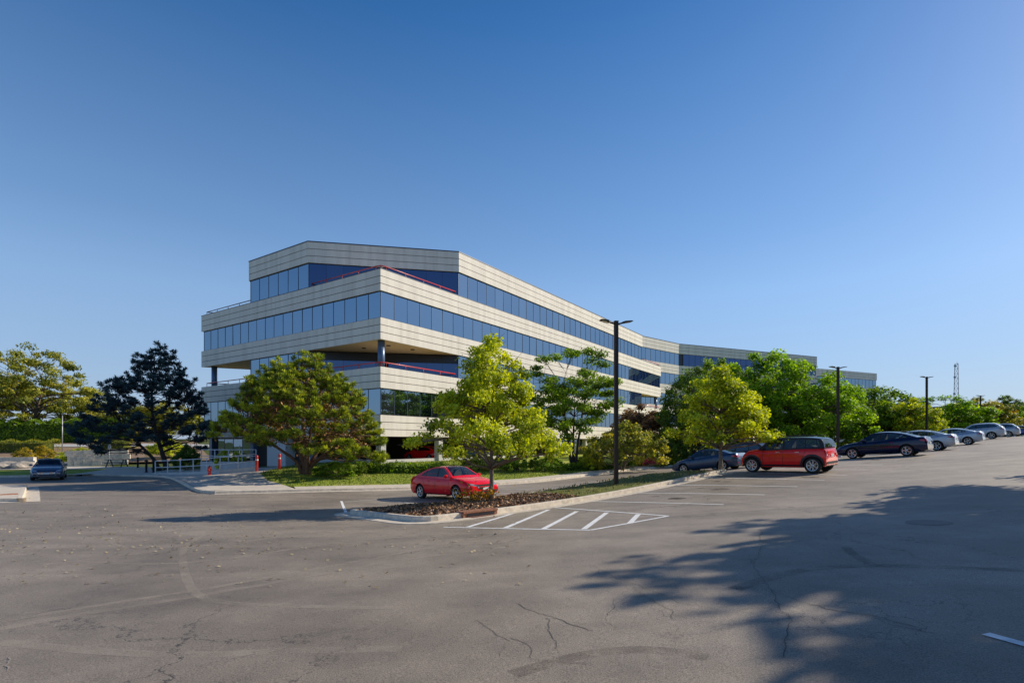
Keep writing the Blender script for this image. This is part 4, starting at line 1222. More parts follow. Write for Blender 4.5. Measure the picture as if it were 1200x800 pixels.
# ------------------------------------------------------------------ light poles, hydrant, railings, tower
def light_pole(pt, hgt, label, ang, base=True, scale=1.0):
    z0 = g(pt[0], pt[1])
    t = thing("light_pole", label, "light pole", (pt[0], pt[1], z0), ang, "parking lot light poles")
    pb = MB(); pb.box((0, 0, hgt / 2), (.15, .15, hgt)); pb.box((0, 0, .17), (.26, .26, .05)); pb.box((0, 0, hgt + .01), (.17, .17, .02))
    obj("pole", pb, BRONZE, t)
    bb = MB(); bb.lathe([(.0, -.6), (.27, -.6), (.27, .13), (.25, .15), (0, .15)], 20); obj("base", bb, CONC, t)
    for s in (-1, 1):
        arm = MB(); arm.tube([(s * .07, 0, hgt - .10), (s * .22, 0, hgt - .07), (s * .33, 0, hgt - .03)], .035, 8); ao = obj("arm", arm, BRONZE, t)
        hd = MB(); V = []
        for x, w, za, zb_ in ((.28, .07, -.07, .0), (.36, .14, -.05, .02), (.62, .15, .0, .045), (.70, .13, .02, .045)):
            V += [(s * x, -w, hgt + za), (s * x, w, hgt + za), (s * x, w, hgt + zb_), (s * x, -w, hgt + zb_)]
        F = []
        for i in range(3):
            for k in range(4): F.append((i * 4 + k, i * 4 + (k + 1) % 4, i * 4 + 4 + (k + 1) % 4, i * 4 + 4 + k))
        F += [(0, 1, 2, 3), (12, 13, 14, 15)]
        hd.add(V, F); ho = obj("lamp_head", orient(hd.mesh("lamp_head", [BRONZE]), (s * .48, 0, hgt)), BRONZE, t)
        ln = MB(); ln.add([(s * .40, -.10, hgt - .048), (s * .40, .10, hgt - .048), (s * .62, .10, hgt - .006), (s * .62, -.10, hgt - .006)], [(0, 1, 2, 3)]); obj("lens", ln, LENS, ho)
    return t
pp = row(8.75, 2.1)
light_pole((4.30, 22.1), 6.95, "tall dark light pole with two lamp heads on the island, nearest and tallest in view", R(12))
light_pole(on(982, 41), 6.9, "light pole behind the navy sedan's nose, second tallest", R(10))
light_pole(on(1086, 54.5), 6.9, "light pole rising from trees above the silver sedans, third along", R(10))
light_pole(on(1149, 80), 6.3, "small far light pole near the right edge, last along", R(10))

def hydrant(pt):
    t = thing("fire_hydrant", "red fire hydrant standing in front of the white ramp railing", "fire hydrant", (pt.x, pt.y, pt.z + .14))
    b = MB(); b.lathe([(0, 0), (.15, 0), (.15, .05), (.105, .06), (.10, .46), (.135, .47), (.135, .52), (.11, .56), (.075, .62), (.03, .66), (.03, .71), (0, .71)], 18); obj("barrel", b, RED, t)
    for a in (0, 1, 2):
        c = MB(); d = (math.cos(a * math.pi / 2 - math.pi / 2), math.sin(a * math.pi / 2 - math.pi / 2)); r_ = .075 if a == 0 else .055
        c.tube([(d[0] * .08, d[1] * .08, .37), (d[0] * .17, d[1] * .17, .37)], r_, 12); c.tube([(d[0] * .17, d[1] * .17, .37), (d[0] * .195, d[1] * .195, .37)], .03, 6); obj("nozzle_cap", c, RED, t)
hp = at(245.5, 556.5, .14); hydrant(hp)

def red_post(pt, label):
    t = thing("marker_post", label, "post", (pt.x, pt.y, g(pt.x, pt.y) + .12), 0, "red posts by the entrance pier")
    b = MB(); b.lathe([(0, 0), (.095, 0), (.095, 1.12), (.07, 1.2), (0, 1.22)], 16); obj("pipe", b, RED, t)
    c = MB(); c.lathe([(0.1, .82), (.1, .92)], 16); obj("band", c, WHITE, t)
red_post(on(301, 39.3), "red post at the end of the white ramp railing, left of the white pier")
red_post(on(327.5, 40.0), "red post right of the white pier, beside the big pine")

# ramp with white pipe railings
def ramp_rail(pts, hs, label, name="ramp_railing"):
    t = thing(name, label, "railing", (pts[0].x, pts[0].y, g(pts[0].x, pts[0].y)), 0, "white railings along the entrance ramp")
    off = Vector((pts[0].x, pts[0].y)); P = resample([(p.x, p.y) for p in pts], 1.55)
    cum = [0]
    for a, b in zip(P[:-1], P[1:]): cum.append(cum[-1] + (b - a).length)
    Z = [g(p.x, p.y) + .14 + hs[0] + (hs[1] - hs[0]) * c / cum[-1] for p, c in zip(P, cum)]
    for p, z in zip(P, Z):
        obj("post", MB().tube([(p.x, p.y, z - .45), (p.x, p.y, z + 1.0)], .035, 8), WHITE, t, True)
    for hh in (.5, 1.0):
        obj("rail", MB().tube([(p.x, p.y, z + hh) for p, z in zip(P, Z)], .03, 8), WHITE, t, True)
    w = MB()
    Vv = []; 
    nn_ = offsets(P)
    for p, n, z in zip(P, nn_, Z):
        for o, zz in ((-.10, z - 1.0), (-.10, z + .06), (.10, z + .06), (.10, z - 1.0)): q = p + n * o; Vv.append((q.x, q.y, zz))
    F = [(i * 4 + k, i * 4 + k + 1, i * 4 + 5 + k, i * 4 + 4 + k)[::-1] for i in range(len(P) - 1) for k in range(3)]
    w.add(Vv, F + [(0, 1, 2, 3), tuple((len(P) - 1) * 4 + k for k in (3, 2, 1, 0))]); obj("ramp_wall", orient(w.mesh("ramp_wall", [CONC], wloc(t)), (P[len(P)//2].x - t.location.x, P[len(P)//2].y - t.location.y, -.2)), CONC, t)
ra = on(182, 41.5); rb = on(258, 39.0); rc = on(300, 39.6)
ramp_rail([ra, rb, rc], (.0, .28), "nearer white pipe railing along the ramp behind the hydrant")
rd = on(236, 43.0); re = on(300, 42.0)
ramp_rail([rd, re], (.75, .55), "farther white pipe railing, higher up the ramp behind the nearer one")

def bollard_light(pt, label):
    t = thing("bollard_light", label, "bollard", (pt.x, pt.y, g(pt.x, pt.y) + .13), 0, "black bollards on the side path")
    obj("post", MB().lathe([(0, 0), (.13, 0), (.13, .04), (.085, .06), (.085, .78), (0, .78)], 14), BLACKM, t)
    obj("cap", MB().lathe([(.06, .78), (.06, .90), (.14, .90), (.14, .97), (.05, 1.05), (0, 1.06)], 14), BLACKM, t)
bollard_light(on(171.5, 43.5), "black bollard on the side path left of the white railing")
bollard_light(on(180, 43.5), "black bollard touching the left end of the white railing")
bollard_light(on(161.5, 53), "black bollard farther back beside the picnic table")

# picnic table
pt_ = on(137, 55.5)
t = thing("picnic_table", "dark picnic table on the path left of the leaning pine", "table", (pt_.x, pt_.y, g(pt_.x, pt_.y) + .14), R(8))
TBL = simple("table_dark", (0.045, 0.06, 0.075), 0.6, noise=0.2)
tb = MB()
for k in range(4): tb.box((0, -.3 + .2 * k, .74), (1.9, .17, .045))
obj("tabletop", tb, TBL, t)
for s in (-1, 1):
    sb = MB()
    for k in (0, 1): sb.box((0, s * (.62 + .16 * k), .44), (1.9, .14, .04))
    obj("seat", sb, TBL, t)
    lb = MB(); x = s * .7
    lb.bar((x, -.62, 0), (x, -.15, .72), .09, .05); lb.bar((x, .62, 0), (x, .15, .72), .09, .05); lb.bar((x, -.8, .40), (x, .8, .40), .09, .05); obj("leg", lb, TBL, t)

# pale retaining walls on the left
def stone_wall(a, b, h, w, label):
    a = Vector(a[:2]); b = Vector(b[:2]); P = resample([a, b], .9); rnd = random.Random(5)
    z0 = g(a.x, a.y)
    mb = MB(); ln = 0
    d = (b - a).normalized(); rz = math.atan2(d.y, d.x)
    for c in range(3):
        off = .45 if c % 2 else 0
        for p, q in zip(P[:-1], P[1:]):
            m_ = (p + q) / 2 + d * (off * .5); m_ += Vector((-d.y, d.x)) * (c * .06 + rnd.uniform(-.02, .02))
            zz = g(m_.x, m_.y)
            mb.box((m_.x, m_.y, zz + h * (c + .5) / 3 - .02), ((q - p).length - .02, w, h / 3 - .012), rz + rnd.uniform(-.02, .02))
    o = obj("retaining_wall", mb, STONE); return tag(o, label, "wall")
stone_wall(on(76, 59), on(150, 61.5), 1.75, .40, "long pale retaining wall right of the grey-blue sedan, behind the picnic table")
stone_wall(on(-60, 59), on(40, 59), 1.15, .40, "stepped pale stone wall at the left edge behind the grey-blue sedan")
def boulder(pt, s, label, seed):
    rnd = random.Random(seed); bm = bmesh.new(); bmesh.ops.create_icosphere(bm, subdivisions=3, radius=1)
    for v in bm.verts:
        n = 1 + .25 * math.sin(3 * v.co.x + seed) * math.cos(2.3 * v.co.y + seed) + .1 * math.sin(7 * v.co.z + 3 * v.co.x)
        v.co = Vector((v.co.x * s[0], v.co.y * s[1], v.co.z * s[2])) * n
    me = bpy.data.meshes.new("boulder"); bm.to_mesh(me); bm.free(); me.materials.append(simple('boulder_stone', (0.42, 0.37, 0.31), 0.9, noise=0.35, scale=2, bump=0.8))
    o = bpy.data.objects.new("boulder", me); link(o); o.location = (pt.x, pt.y, g(pt.x, pt.y) + s[2] * .45); return tag(o, label, "boulder", "pale boulders at the left edge")
boulder(on(8, 56.5), (1.5, .9, .6), "pale flat boulder at the far left edge below the stone wall", 2)
boulder(on(27, 56.0), (1.2, .8, .6), "pale boulder just left of the grey-blue sedan", 5)

# kerb inlets
def inlet(c, ang, label, s=1.0):
    t = thing("kerb_inlet", label, "drain", (c[0], c[1], g(c[0], c[1])), ang)
    b = MB(); b.box((0, .13, .085), (1.25 * s, .34, .17)); b.box((0, -.02, .155), (1.25 * s, .1, .05)); obj("hood", b, RUST, t)
    d = MB(); d.box((0, -.045, .06), (1.0 * s, .03, .09)); obj("opening", d, FRAME_D, t)
    gr = MB()
    for k in range(9): gr.box((-.44 * s + .11 * k * s, -.26, .018), (.05, .36, .02))
    gr.box((0, -.45, .018), (1.0 * s, .03, .02)); gr.box((0, -.07, .018), (1.0 * s, .03, .02)); obj("grate", gr, RUST, t)
ki = row(1.95, -.05); inlet(ki, math.atan2(E_.y, E_.x), "rusty kerb inlet at the near corner of the mulch island")
k2 = at(12, 584); inlet((k2.x - .3, k2.y - .1), R(70), "rust-streaked kerb inlet on the median at the left edge", .9)

# slim sign post on the verge
sp_ = on(128, 57.5)
t = thing("sign_post", "thin grey post standing by the retaining wall left of the picnic table", "post", (sp_.x, sp_.y, g(sp_.x, sp_.y) + .1))
obj("pole", MB().tube([(0, 0, -.3), (0, 0, 2.3)], .03, 8), STEEL, t); obj("sign", MB().box((0, .04, 2.1), (.30, .02, .42)), STEEL, t)
sp_ = on(73, 72.0)
t = thing("lamp_post", "thin pale pole rising in front of the dark hedge at left", "pole", (sp_.x, sp_.y, g(sp_.x, sp_.y) + .1))
obj("pole", MB().tube([(0, 0, -.3), (0, 0, 5.2)], .06, 8), STEEL, t); obj("lamp_head", MB().box((.25, 0, 5.2), (.6, .22, .10)), STEEL, t)

# lattice radio tower
tx = 420.0; tpx = Vector(((1121.5 - 600) / FPX * tx, tx)); tz = g(*tpx); top = CAM_H + (HZ - 426) / FPX * tx
t = thing("radio_tower", "tall lattice radio tower on the horizon above the right-hand trees", "tower", (tpx.x, tpx.y, tz))
H_ = top - tz
TW = simple("tower_metal", (0.42, 0.36, 0.36), 0.6, metal=0.3)
def leg(k, z):
    r_ = 2.6 - 1.3 * z / H_; a = 2 * math.pi * k / 3 + .35
    return Vector((r_ * math.cos(a), r_ * math.sin(a), z))
for k in range(3): obj("leg", MB().tube([leg(k, 0), leg(k, H_)], .24, 6), TW, t)
br = MB(); nb_ = 16
for i in range(nb_):
    z0, z1 = H_ * i / nb_, H_ * (i + 1) / nb_
    for k in range(3): br.tube([leg(k, z0), leg((k + 1) % 3, z1)], .10, 4); br.tube([leg(k, z1), leg((k + 1) % 3, z1)], .10, 4)
obj("bracing", br, TW, t)
for zz in (.62, .83, .97):
    d = MB(); p = leg(1, H_ * zz) + Vector((-.8, -.9, 0)); d.lathe([(0, 0), (.9, -.15), (.95, -.5), (0, -.45)], 14, 'Y', p); d.bar(p, leg(1, H_ * zz), .2); obj("dish", d, STEEL, t)
obj("mast", MB().tube([(0, 0, H_ - .5), (0, 0, H_ + 1.5)], .12, 5), TW, t)
# ------------------------------------------------------------------ trees and planting
def leaf_mesh(name, C, S, Nrm, shade, mat, aspect=.40, extra=None, rng=None, seed=0):
    """many leaf-sized rhombi; C centres, S lengths, Nrm facing directions, shade 0..1"""
    rng = rng or np.random.default_rng(seed)
    n = len(C); C = np.asarray(C, float)
    Nn = Nrm / np.maximum(1e-6, np.linalg.norm(Nrm, axis=1, keepdims=True))
    t = rng.normal(size=(n, 3)); t -= (t * Nn).sum(1, keepdims=True) * Nn; t /= np.maximum(1e-6, np.linalg.norm(t, axis=1, keepdims=True))
    b = np.cross(Nn, t); S = np.asarray(S).reshape(-1, 1)
    V = np.empty((n, 4, 3)); V[:, 0] = C - t * S * .5; V[:, 1] = C + b * S * aspect - t * S * .05; V[:, 2] = C + t * S * .5; V[:, 3] = C - b * S * aspect - t * S * .05
    V = V.reshape(-1, 3); nf = n
    sh = np.asarray(shade, float)
    if extra is not None and len(extra):
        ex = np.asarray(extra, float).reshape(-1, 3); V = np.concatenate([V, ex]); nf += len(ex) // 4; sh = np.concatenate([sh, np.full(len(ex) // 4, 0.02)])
    me = bpy.data.meshes.new(name)
    me.vertices.add(len(V)); me.vertices.foreach_set("co", V.astype(np.float32).ravel())
    me.loops.add(nf * 4); me.loops.foreach_set("vertex_index", np.arange(nf * 4, dtype=np.int32))
    me.polygons.add(nf); me.polygons.foreach_set("loop_start", np.arange(0, nf * 4, 4, dtype=np.int32))
    me.update(calc_edges=True)
    a = me.attributes.new("shade", 'FLOAT', 'FACE'); a.data.foreach_set("value", np.clip(sh, 0, 1).astype(np.float32))
    me.materials.append(mat); return me

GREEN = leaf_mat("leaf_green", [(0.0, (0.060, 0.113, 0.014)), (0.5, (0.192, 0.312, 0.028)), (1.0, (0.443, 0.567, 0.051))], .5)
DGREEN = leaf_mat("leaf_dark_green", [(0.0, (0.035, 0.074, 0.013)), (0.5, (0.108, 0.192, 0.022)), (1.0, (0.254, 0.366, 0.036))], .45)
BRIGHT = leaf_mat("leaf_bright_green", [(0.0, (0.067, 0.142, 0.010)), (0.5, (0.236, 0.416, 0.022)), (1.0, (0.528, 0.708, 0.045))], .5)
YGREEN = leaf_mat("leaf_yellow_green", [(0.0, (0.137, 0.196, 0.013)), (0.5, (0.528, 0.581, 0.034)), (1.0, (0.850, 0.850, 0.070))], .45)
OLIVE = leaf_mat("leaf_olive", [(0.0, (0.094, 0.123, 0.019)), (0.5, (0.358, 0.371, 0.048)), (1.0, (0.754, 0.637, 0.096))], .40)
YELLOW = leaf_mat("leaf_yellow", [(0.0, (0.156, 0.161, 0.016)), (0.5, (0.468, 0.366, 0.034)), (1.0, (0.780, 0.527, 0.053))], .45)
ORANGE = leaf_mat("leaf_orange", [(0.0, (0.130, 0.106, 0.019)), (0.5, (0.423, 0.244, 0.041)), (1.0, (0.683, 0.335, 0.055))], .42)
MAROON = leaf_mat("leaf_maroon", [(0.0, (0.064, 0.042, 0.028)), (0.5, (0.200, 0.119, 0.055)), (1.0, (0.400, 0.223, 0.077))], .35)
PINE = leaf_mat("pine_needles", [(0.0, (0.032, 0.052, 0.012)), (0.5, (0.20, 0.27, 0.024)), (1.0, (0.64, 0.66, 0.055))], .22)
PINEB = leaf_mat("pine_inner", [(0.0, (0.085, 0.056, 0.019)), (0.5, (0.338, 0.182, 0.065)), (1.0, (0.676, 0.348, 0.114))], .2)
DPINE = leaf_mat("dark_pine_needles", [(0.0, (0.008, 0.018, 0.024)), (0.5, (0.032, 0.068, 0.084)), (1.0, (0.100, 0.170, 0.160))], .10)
PINK = leaf_mat("petal_pink", [(0.0, (0.55, 0.04, 0.07)), (0.5, (0.85, 0.09, 0.12)), (1.0, (0.9, 0.30, 0.28))], .4)
MAGENTA = leaf_mat("petal_magenta", [(0.0, (0.20, 0.01, 0.07)), (0.5, (0.45, 0.02, 0.14)), (1.0, (0.60, 0.06, 0.22))], .3)

def limb(mb, a, b, r0, r1, rng, sag=.12, n=5):
    a = np.asarray(a, float); b = np.asarray(b, float); ln = np.linalg.norm(b - a)
    pts = []; w = rng.normal(size=3) * ln * .07
    for k in range(n + 1):
        t = k / n; p = a + (b - a) * t; p = p + w * math.sin(math.pi * t) + np.array([0, 0, sag * ln * math.sin(math.pi * t) * (1 - t)])
        pts.append(p)
    mb.tube(pts, [r0 + (r1 - r0) * k / n for k in range(n + 1)], 6); return pts

PROTO = {}
def broadleaf(key, seed, H, RX, hb, mat, bark, tr, nclump=42, nleaf=190, leaf=.16, stems=1, flat=.62, crown=.55, shape="oval", clr=.62, fork=None):
    """tapered trunk, limbs to every leaf clump, leaves scattered through the clumps"""
    if key in PROTO: return PROTO[key]
    rng = np.random.default_rng(seed); tb = MB()
    cz = hb + (H - hb) * (.48 if shape != "cone" else .38); rz = (H - hb) / 2
    cl = []; tries = 0
    ph = rng.uniform(0, 6.28, 6)
    while len(cl) < nclump and tries < 6000:
        tries += 1
        d = rng.normal(size=3); d /= np.linalg.norm(d); u = rng.random() ** (1 / 2.4)
        lump = 1 + .16 * math.sin(3 * math.atan2(d[1], d[0]) + ph[0]) + .14 * math.sin(5 * d[2] + ph[1]) + .10 * math.sin(7 * d[0] + ph[2])
        z = cz + d[2] * u * rz * lump
        zr = (z - hb) / (H - hb)
        if zr < 0.0 or zr > 1.02: continue
        k = {"oval": (max(0.05, 1 - (2 * zr - .9) ** 2 * .75)) ** .5, "cone": max(.10, (1.08 - zr) ** .85), "dome": max(.12, 1 - zr ** 2.4) ** .5, "vase": .45 + .75 * zr * (1.35 - zr) * 1.6}[shape]
        rho = math.sqrt(rng.random()) if rng.random() < .45 else .72 + .34 * rng.random()
        ang = rng.uniform(0, 2 * math.pi)
        lump2 = 1 + .14 * math.sin(2 * ang + ph[3]) + .12 * math.sin(5 * ang + ph[4] + 4 * zr)
        c = np.array([math.cos(ang) * rho * RX * k * lump2, math.sin(ang) * rho * RX * k * lump2, z])
        if all(np.linalg.norm((c - q) * np.array([1, 1, 1.35])) > clr * RX * .42 for q in cl): cl.append(c)
    cl.append(np.array([rng.normal() * .1, rng.normal() * .1, H - .25]))
    # stems
    tips = []
    for s in range(stems):
        a = 2 * math.pi * s / max(1, stems) + rng.uniform(0, 1)
        off = np.array([math.cos(a), math.sin(a), 0]) * (0 if stems == 1 else tr * .9)
        lean = np.array([math.cos(a), math.sin(a), 0]) * (0 if stems == 1 else RX * .32)
        zt_ = H * .86 if stems == 1 else H * .62
        pts = []; w = rng.normal(size=2) * H * .012
        for k in range(9):
            t = k / 8; pts.append(off + lean * t ** 1.3 + np.array([w[0] * math.sin(5 * t), w[1] * math.sin(4 * t + 1), -.25 + (zt_ + .25) * t]))
        rr = [tr * (1.35 if k == 0 else 1) * (1 - .88 * (k / 8)) + .012 for k in range(9)]
        tb.tube(pts, rr, 9); tips.append((pts, rr))
    C = []; Nr = []; S = []; Sh = []
    for ci, c in enumerate(cl):
        best = None
        for pts, rr in tips:
            for k in range(1, 9):
                p = pts[k]
                if p[2] > c[2] - .12 * np.linalg.norm(c[:2] - p[:2]): continue
                if p[2] < hb * .55: continue
                d = np.linalg.norm(c - p) + .25 * abs(c[2] - p[2] - .5 * np.linalg.norm(c[:2] - p[:2]))
                if best is None or d < best[0]: best = (d, p, rr[k])
        if best is None:
            pts, rr = tips[ci % len(tips)]; k = 3; best = (0, pts[k], rr[k])
        r0 = max(.018, min(best[2] * .6, .05 + .02 * best[0]))
        lp = limb(tb, best[1], c, r0, .010, rng)
        for q in range(3):
            e = c + rng.normal(size=3) * crown * np.array([.8, .8, .5]); tb.tube([lp[3], (lp[4] + e) / 2, e], [.014, .010, .005], 5, cap=False)
        n = int(nleaf * rng.uniform(.65, 1.3)); rc = crown * rng.uniform(.7, 1.25)
        d = rng.normal(size=(n, 3)); d /= np.linalg.norm(d, axis=1, keepdims=True)
        rad = rng.random(n) ** .55
        # drooping twigs make each clump ragged
        P_l = c + d * rad[:, None] * rc * np.array([1.15, 1.15, flat]) + rng.normal(size=(n, 3)) * .06
        C.append(P_l); out = P_l - np.array([0, 0, cz]); Nr.append(d * .6 + rng.normal(size=(n, 3)) * .8 + np.array([0, 0, .7]) + out / (np.linalg.norm(out, axis=1, keepdims=True) + .01) * .4)
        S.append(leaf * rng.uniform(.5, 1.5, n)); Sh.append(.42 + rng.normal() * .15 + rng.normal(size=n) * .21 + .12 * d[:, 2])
    C = np.concatenate(C); Nr = np.concatenate(Nr); S = np.concatenate(S); Sh = np.concatenate(Sh)
    cm = leaf_mesh("crown", C, S, Nr, Sh, mat, .40, rng=rng); tm = tb.mesh("trunk", [bark])
    PROTO[key] = (tm, cm); return PROTO[key]

def put_tree(proto, pt, rz, sx, sz, label, cat="tree", name="tree", group=None, mat=None, dz=0.0):
    tm, cm = proto
    t = thing(name, label, cat, (pt[0], pt[1], g(pt[0], pt[1]) + dz), rz, group); t.scale = (sx, sx, sz)
    link(bpy.data.objects.new("trunk", tm), t)
    if mat is not None:
        cm2 = cm.copy(); cm2.materials[0] = mat; cm = cm2
    link(bpy.data.objects.new("crown", cm), t); return t

# young maples on the island
put_tree(broadleaf("maple", 21, 6.2, 2.95, 1.75, YGREEN, BARKG, .095, nclump=98, nleaf=290, leaf=.118, crown=.46, shape="cone", clr=.35), (-.80, 19.9), .4, .83, .98,
         "young yellow-green maple on the mulch island, right in front of the red sedan", dz=.2)
put_tree(broadleaf("maple_b", 34, 5.1, 2.5, 1.25, YGREEN, BARKG, .09, nclump=88, nleaf=270, leaf=.118, crown=.44, shape="cone", clr=.35), (10.3, 26.4), 1.9, 1.0, 1.0,
         "young yellow-green maple at the far end of the island beside the red crossover", dz=.2)

# ---- pines
def pine(key, seed, tuft_centres, stems, mat, bark, ntuft=22, nb=12, ln=.30, rc=.7, inner=None, flat=.6, up=.9, wd=.13, lead=4):
    rng = np.random.default_rng(seed); tb = MB(); nodes = []
    for pts, r0, r1 in stems:
        n = len(pts); P = []; 
        for a, b in zip(pts[:-1], pts[1:]):
            for k in range(4): P.append(np.array(a) + (np.array(b) - np.array(a)) * k / 4)
        P.append(np.array(pts[-1])); P = [P[0]] + [(a + 2 * b + c) / 4 for a, b, c in zip(P[:-2], P[1:-1], P[2:])] + [P[-1]]
        rr = [r0 + (r1 - r0) * (k / (len(P) - 1)) ** .8 for k in range(len(P))]; tb.tube(P, rr, 9); nodes += list(zip(P, rr))
    C = []; Nr = []; S = []; Sh = []; I = []
    mid = np.mean(np.array(tuft_centres), axis=0)
    for c in tuft_centres:
        c = np.array(c, float); best = min(nodes, key=lambda q: np.linalg.norm(q[0] - c) + (1.2 if q[0][2] > c[2] else 0))
        lp = limb(tb, best[0], c, max(.022, min(.07, best[1] * .5)), .015, rng, .05)
        cs = rng.normal() * .10
        ow = (c - mid) * np.array([1, 1, .8]); ow = ow / (np.linalg.norm(ow) + .01) * .6 + np.array([0, 0, .55])
        for k in range(ntuft):
            d = rng.normal(size=3); d /= np.linalg.norm(d); d[2] = abs(d[2]) * up + d[2] * (1 - up)
            p = c + d * rc * (rng.random() ** .4) * np.array([1.1, 1.1, flat])
            if k >= ntuft - lead: p = c + ow * (rc * (.9 + .75 * (k - ntuft + lead + 1) / lead)) + d * .14
            if rng.random() < .35: tb.tube([lp[4], (lp[4] + p) / 2 + rng.normal(size=3) * .05, p], [.016, .012, .007], 5, cap=False)
            ax = (p - c) / (np.linalg.norm(p - c) + .05) * .7 + np.array([0, 0, .8]) + (c - mid) * .07
            ax /= np.linalg.norm(ax); ts = .5 + cs + rng.normal() * .13 + .14 * d[2]
            for q in range(nb):
                dd = ax * rng.uniform(.2, 1.0) + rng.normal(size=3) * .55; dd /= np.linalg.norm(dd)
                C.append(p + dd * ln * .5); S.append(ln * rng.uniform(.75, 1.2)); Nr.append(dd); Sh.append(ts + rng.normal() * .10 + .42 * (dd @ ax - .55))  # needle tips lightened, bases darkened: sun and shadow gaps put into the tone
        if inner is not None:
            for q in range(int(ntuft * 1.1)):
                p = c + (mid - c) * rng.uniform(.05, .45) + rng.normal(size=3) * .4; I.append(p)
    # needles: long axis along Nr, so pass tangents explicitly
    C = np.array(C); D = np.array(Nr); S = np.array(S)
    n = len(C); a = rng.normal(size=(n, 3)); b = np.cross(D, a); b /= np.linalg.norm(b, axis=1, keepdims=True)
    V = np.empty((n, 4, 3)); s = S[:, None]; V[:, 0] = C - D * s * .5; V[:, 1] = C + b * s * wd; V[:, 2] = C + D * s * .5; V[:, 3] = C - b * s * wd
    me = leaf_mesh("crown", np.zeros((0, 3)), np.zeros(0), np.zeros((0, 3)), np.zeros(0), mat, extra=V.reshape(-1, 3), rng=rng)
    me.attributes["shade"].data.foreach_set("value", np.clip(np.array(Sh), 0, 1).astype(np.float32))
    im_ = None
    if inner is not None and I:
        I = np.array(I); im_ = leaf_mesh("inner_twigs", I, rng.uniform(.12, .30, len(I)), rng.normal(size=(len(I), 3)), rng.random(len(I)), inner, .22, rng=rng)
    return tb.mesh("trunk", [bark]), me, im_

def crown_points(rng, n, fn, clr):
    out = []; k = 0
    while len(out) < n and k < 20000:
        k += 1; p = fn(rng)
        if p is not None and all(np.linalg.norm(p - q) > clr for q in out): out.append(p)
    return out
# big broad pine in front of the building: dome that hangs lower on the right
rg = np.random.default_rng(5)
def dome(r):
    a = r.uniform(0, 2 * math.pi); rho = math.sqrt(r.random()); x, y = rho * math.cos(a), rho * math.sin(a)
    X = x * 5.5 - .35; Y = y * 4.6
    topz = 8.15 * (1 - .60 * abs(rho) ** 2.3) + .28 * math.sin(2.3 * X) + .3 * math.sin(1.9 * Y + 2); 
    botz = 1.7 + .3 * rho - (1.0 if X > 2.3 else 0) * max(0, x) * 1.3 + .7 * (X < -1.5) * min(1, -x)
    topz -= .55 * max(0, x) + .35 * max(0, -x)
    if r.random() < .62: z = topz - abs(r.normal()) * .45
    else: z = botz + (topz - botz) * r.random()
    if z < botz or (rho < .35 and z < topz - 3.4): return None
    return np.array([X, Y, z])
pts = crown_points(rg, 270, dome, .47)
stems = [([(0, 0, -.3), (-.05, 0, .7), (-.5, .1, 1.9), (-1.4, .3, 3.4), (-2.2, .5, 5.0)], .30, .07), ([(.05, .05, -.3), (.12, 0, .7), (.1, -.1, 2.2), (-.2, -.1, 4.0), (.0, .2, 6.6)], .27, .06),
         ([(.15, -.05, -.3), (.4, 0, .7), (1.4, .1, 1.5), (2.8, .2, 2.6), (3.9, .3, 4.0)], .22, .06), ([(.1, -.1, -.3), (.3, -.2, .8), (1.0, -1.2, 2.2), (1.9, -2.2, 3.9)], .18, .05), ([(0, .1, -.3), (.2, .3, .9), (.9, 1.4, 3.0), (1.4, 2.2, 5.2)], .18, .05),
         ([(-.1, -.1, -.3), (-.4, -.3, 1.0), (-1.8, -1.3, 2.4), (-3.3, -1.6, 3.4)], .17, .05)]
tm, cm, im2 = pine("big", 8, pts, stems, PINE, BARKP, ntuft=17, nb=17, ln=.30, rc=.36, inner=PINEB, flat=.9, wd=.085, lead=5)
pb = on(358, 35.6)
t = thing("pine_tree", "broad spreading green pine with reddish inner branches on the lawn before the building corner", "tree", (pb.x, pb.y, pb.z + .12), -.2); t.scale = (.97, .98, .89)
for nm, me in (("trunk", tm), ("crown", cm), ("inner_twigs", im2)): link(bpy.data.objects.new(nm, me), t)
# dark leaning pine at the left
rg = np.random.default_rng(15)
def dark(r):
    z = 1.5 + 9.0 * r.random() ** .9; zr = (z - 1.5) / 9.0
    rad = 6.9 * (1 - zr) ** .75 * (.55 + .45 * math.sin(min(1, zr * 3.2 + .25) * 1.57)) + .35
    a = r.uniform(0, 2 * math.pi); rho = .35 + .68 * r.random() ** .5
    lay = z + .18 * (round(z / 1.3) * 1.3 - z) + r.normal() * .25
    if lay < 2.6 and math.cos(a) > .1 and rho < .8: return None
    return np.array([math.cos(a) * rho * rad - 1.1 + zr * 1.4, math.sin(a) * rho * rad * .85, max(1.2, lay)])
pts = crown_points(rg, 205, dark, .54)
stems = [([(1.0, 0, -.3), (.7, 0, 1.0), (.0, 0, 3.2), (-.5, .1, 6.0), (-.2, .1, 9.8)], .28, .05), ([(.5, -.2, -.3), (.0, -.3, .9), (-1.1, -.5, 2.2), (-2.5, -.6, 3.8), (-3.4, -.6, 5.4)], .20, .05), ([(.0, 0, 3.2), (1.4, .3, 4.3), (2.8, .4, 5.2)], .13, .04)]
tm, cm, _ = pine("dark", 18, pts, stems, DPINE, BARKD, ntuft=15, nb=13, ln=.34, rc=.40, flat=.62, up=.7, wd=.10, lead=6)
pb = on(183, 50)
t = thing("pine_tree", "dark bluish pine with leaning twin trunks left of the building", "tree", (pb.x, pb.y, pb.z + .10), .1)
for nm, me in (("trunk", tm), ("crown", cm)): link(bpy.data.objects.new(nm, me), t)

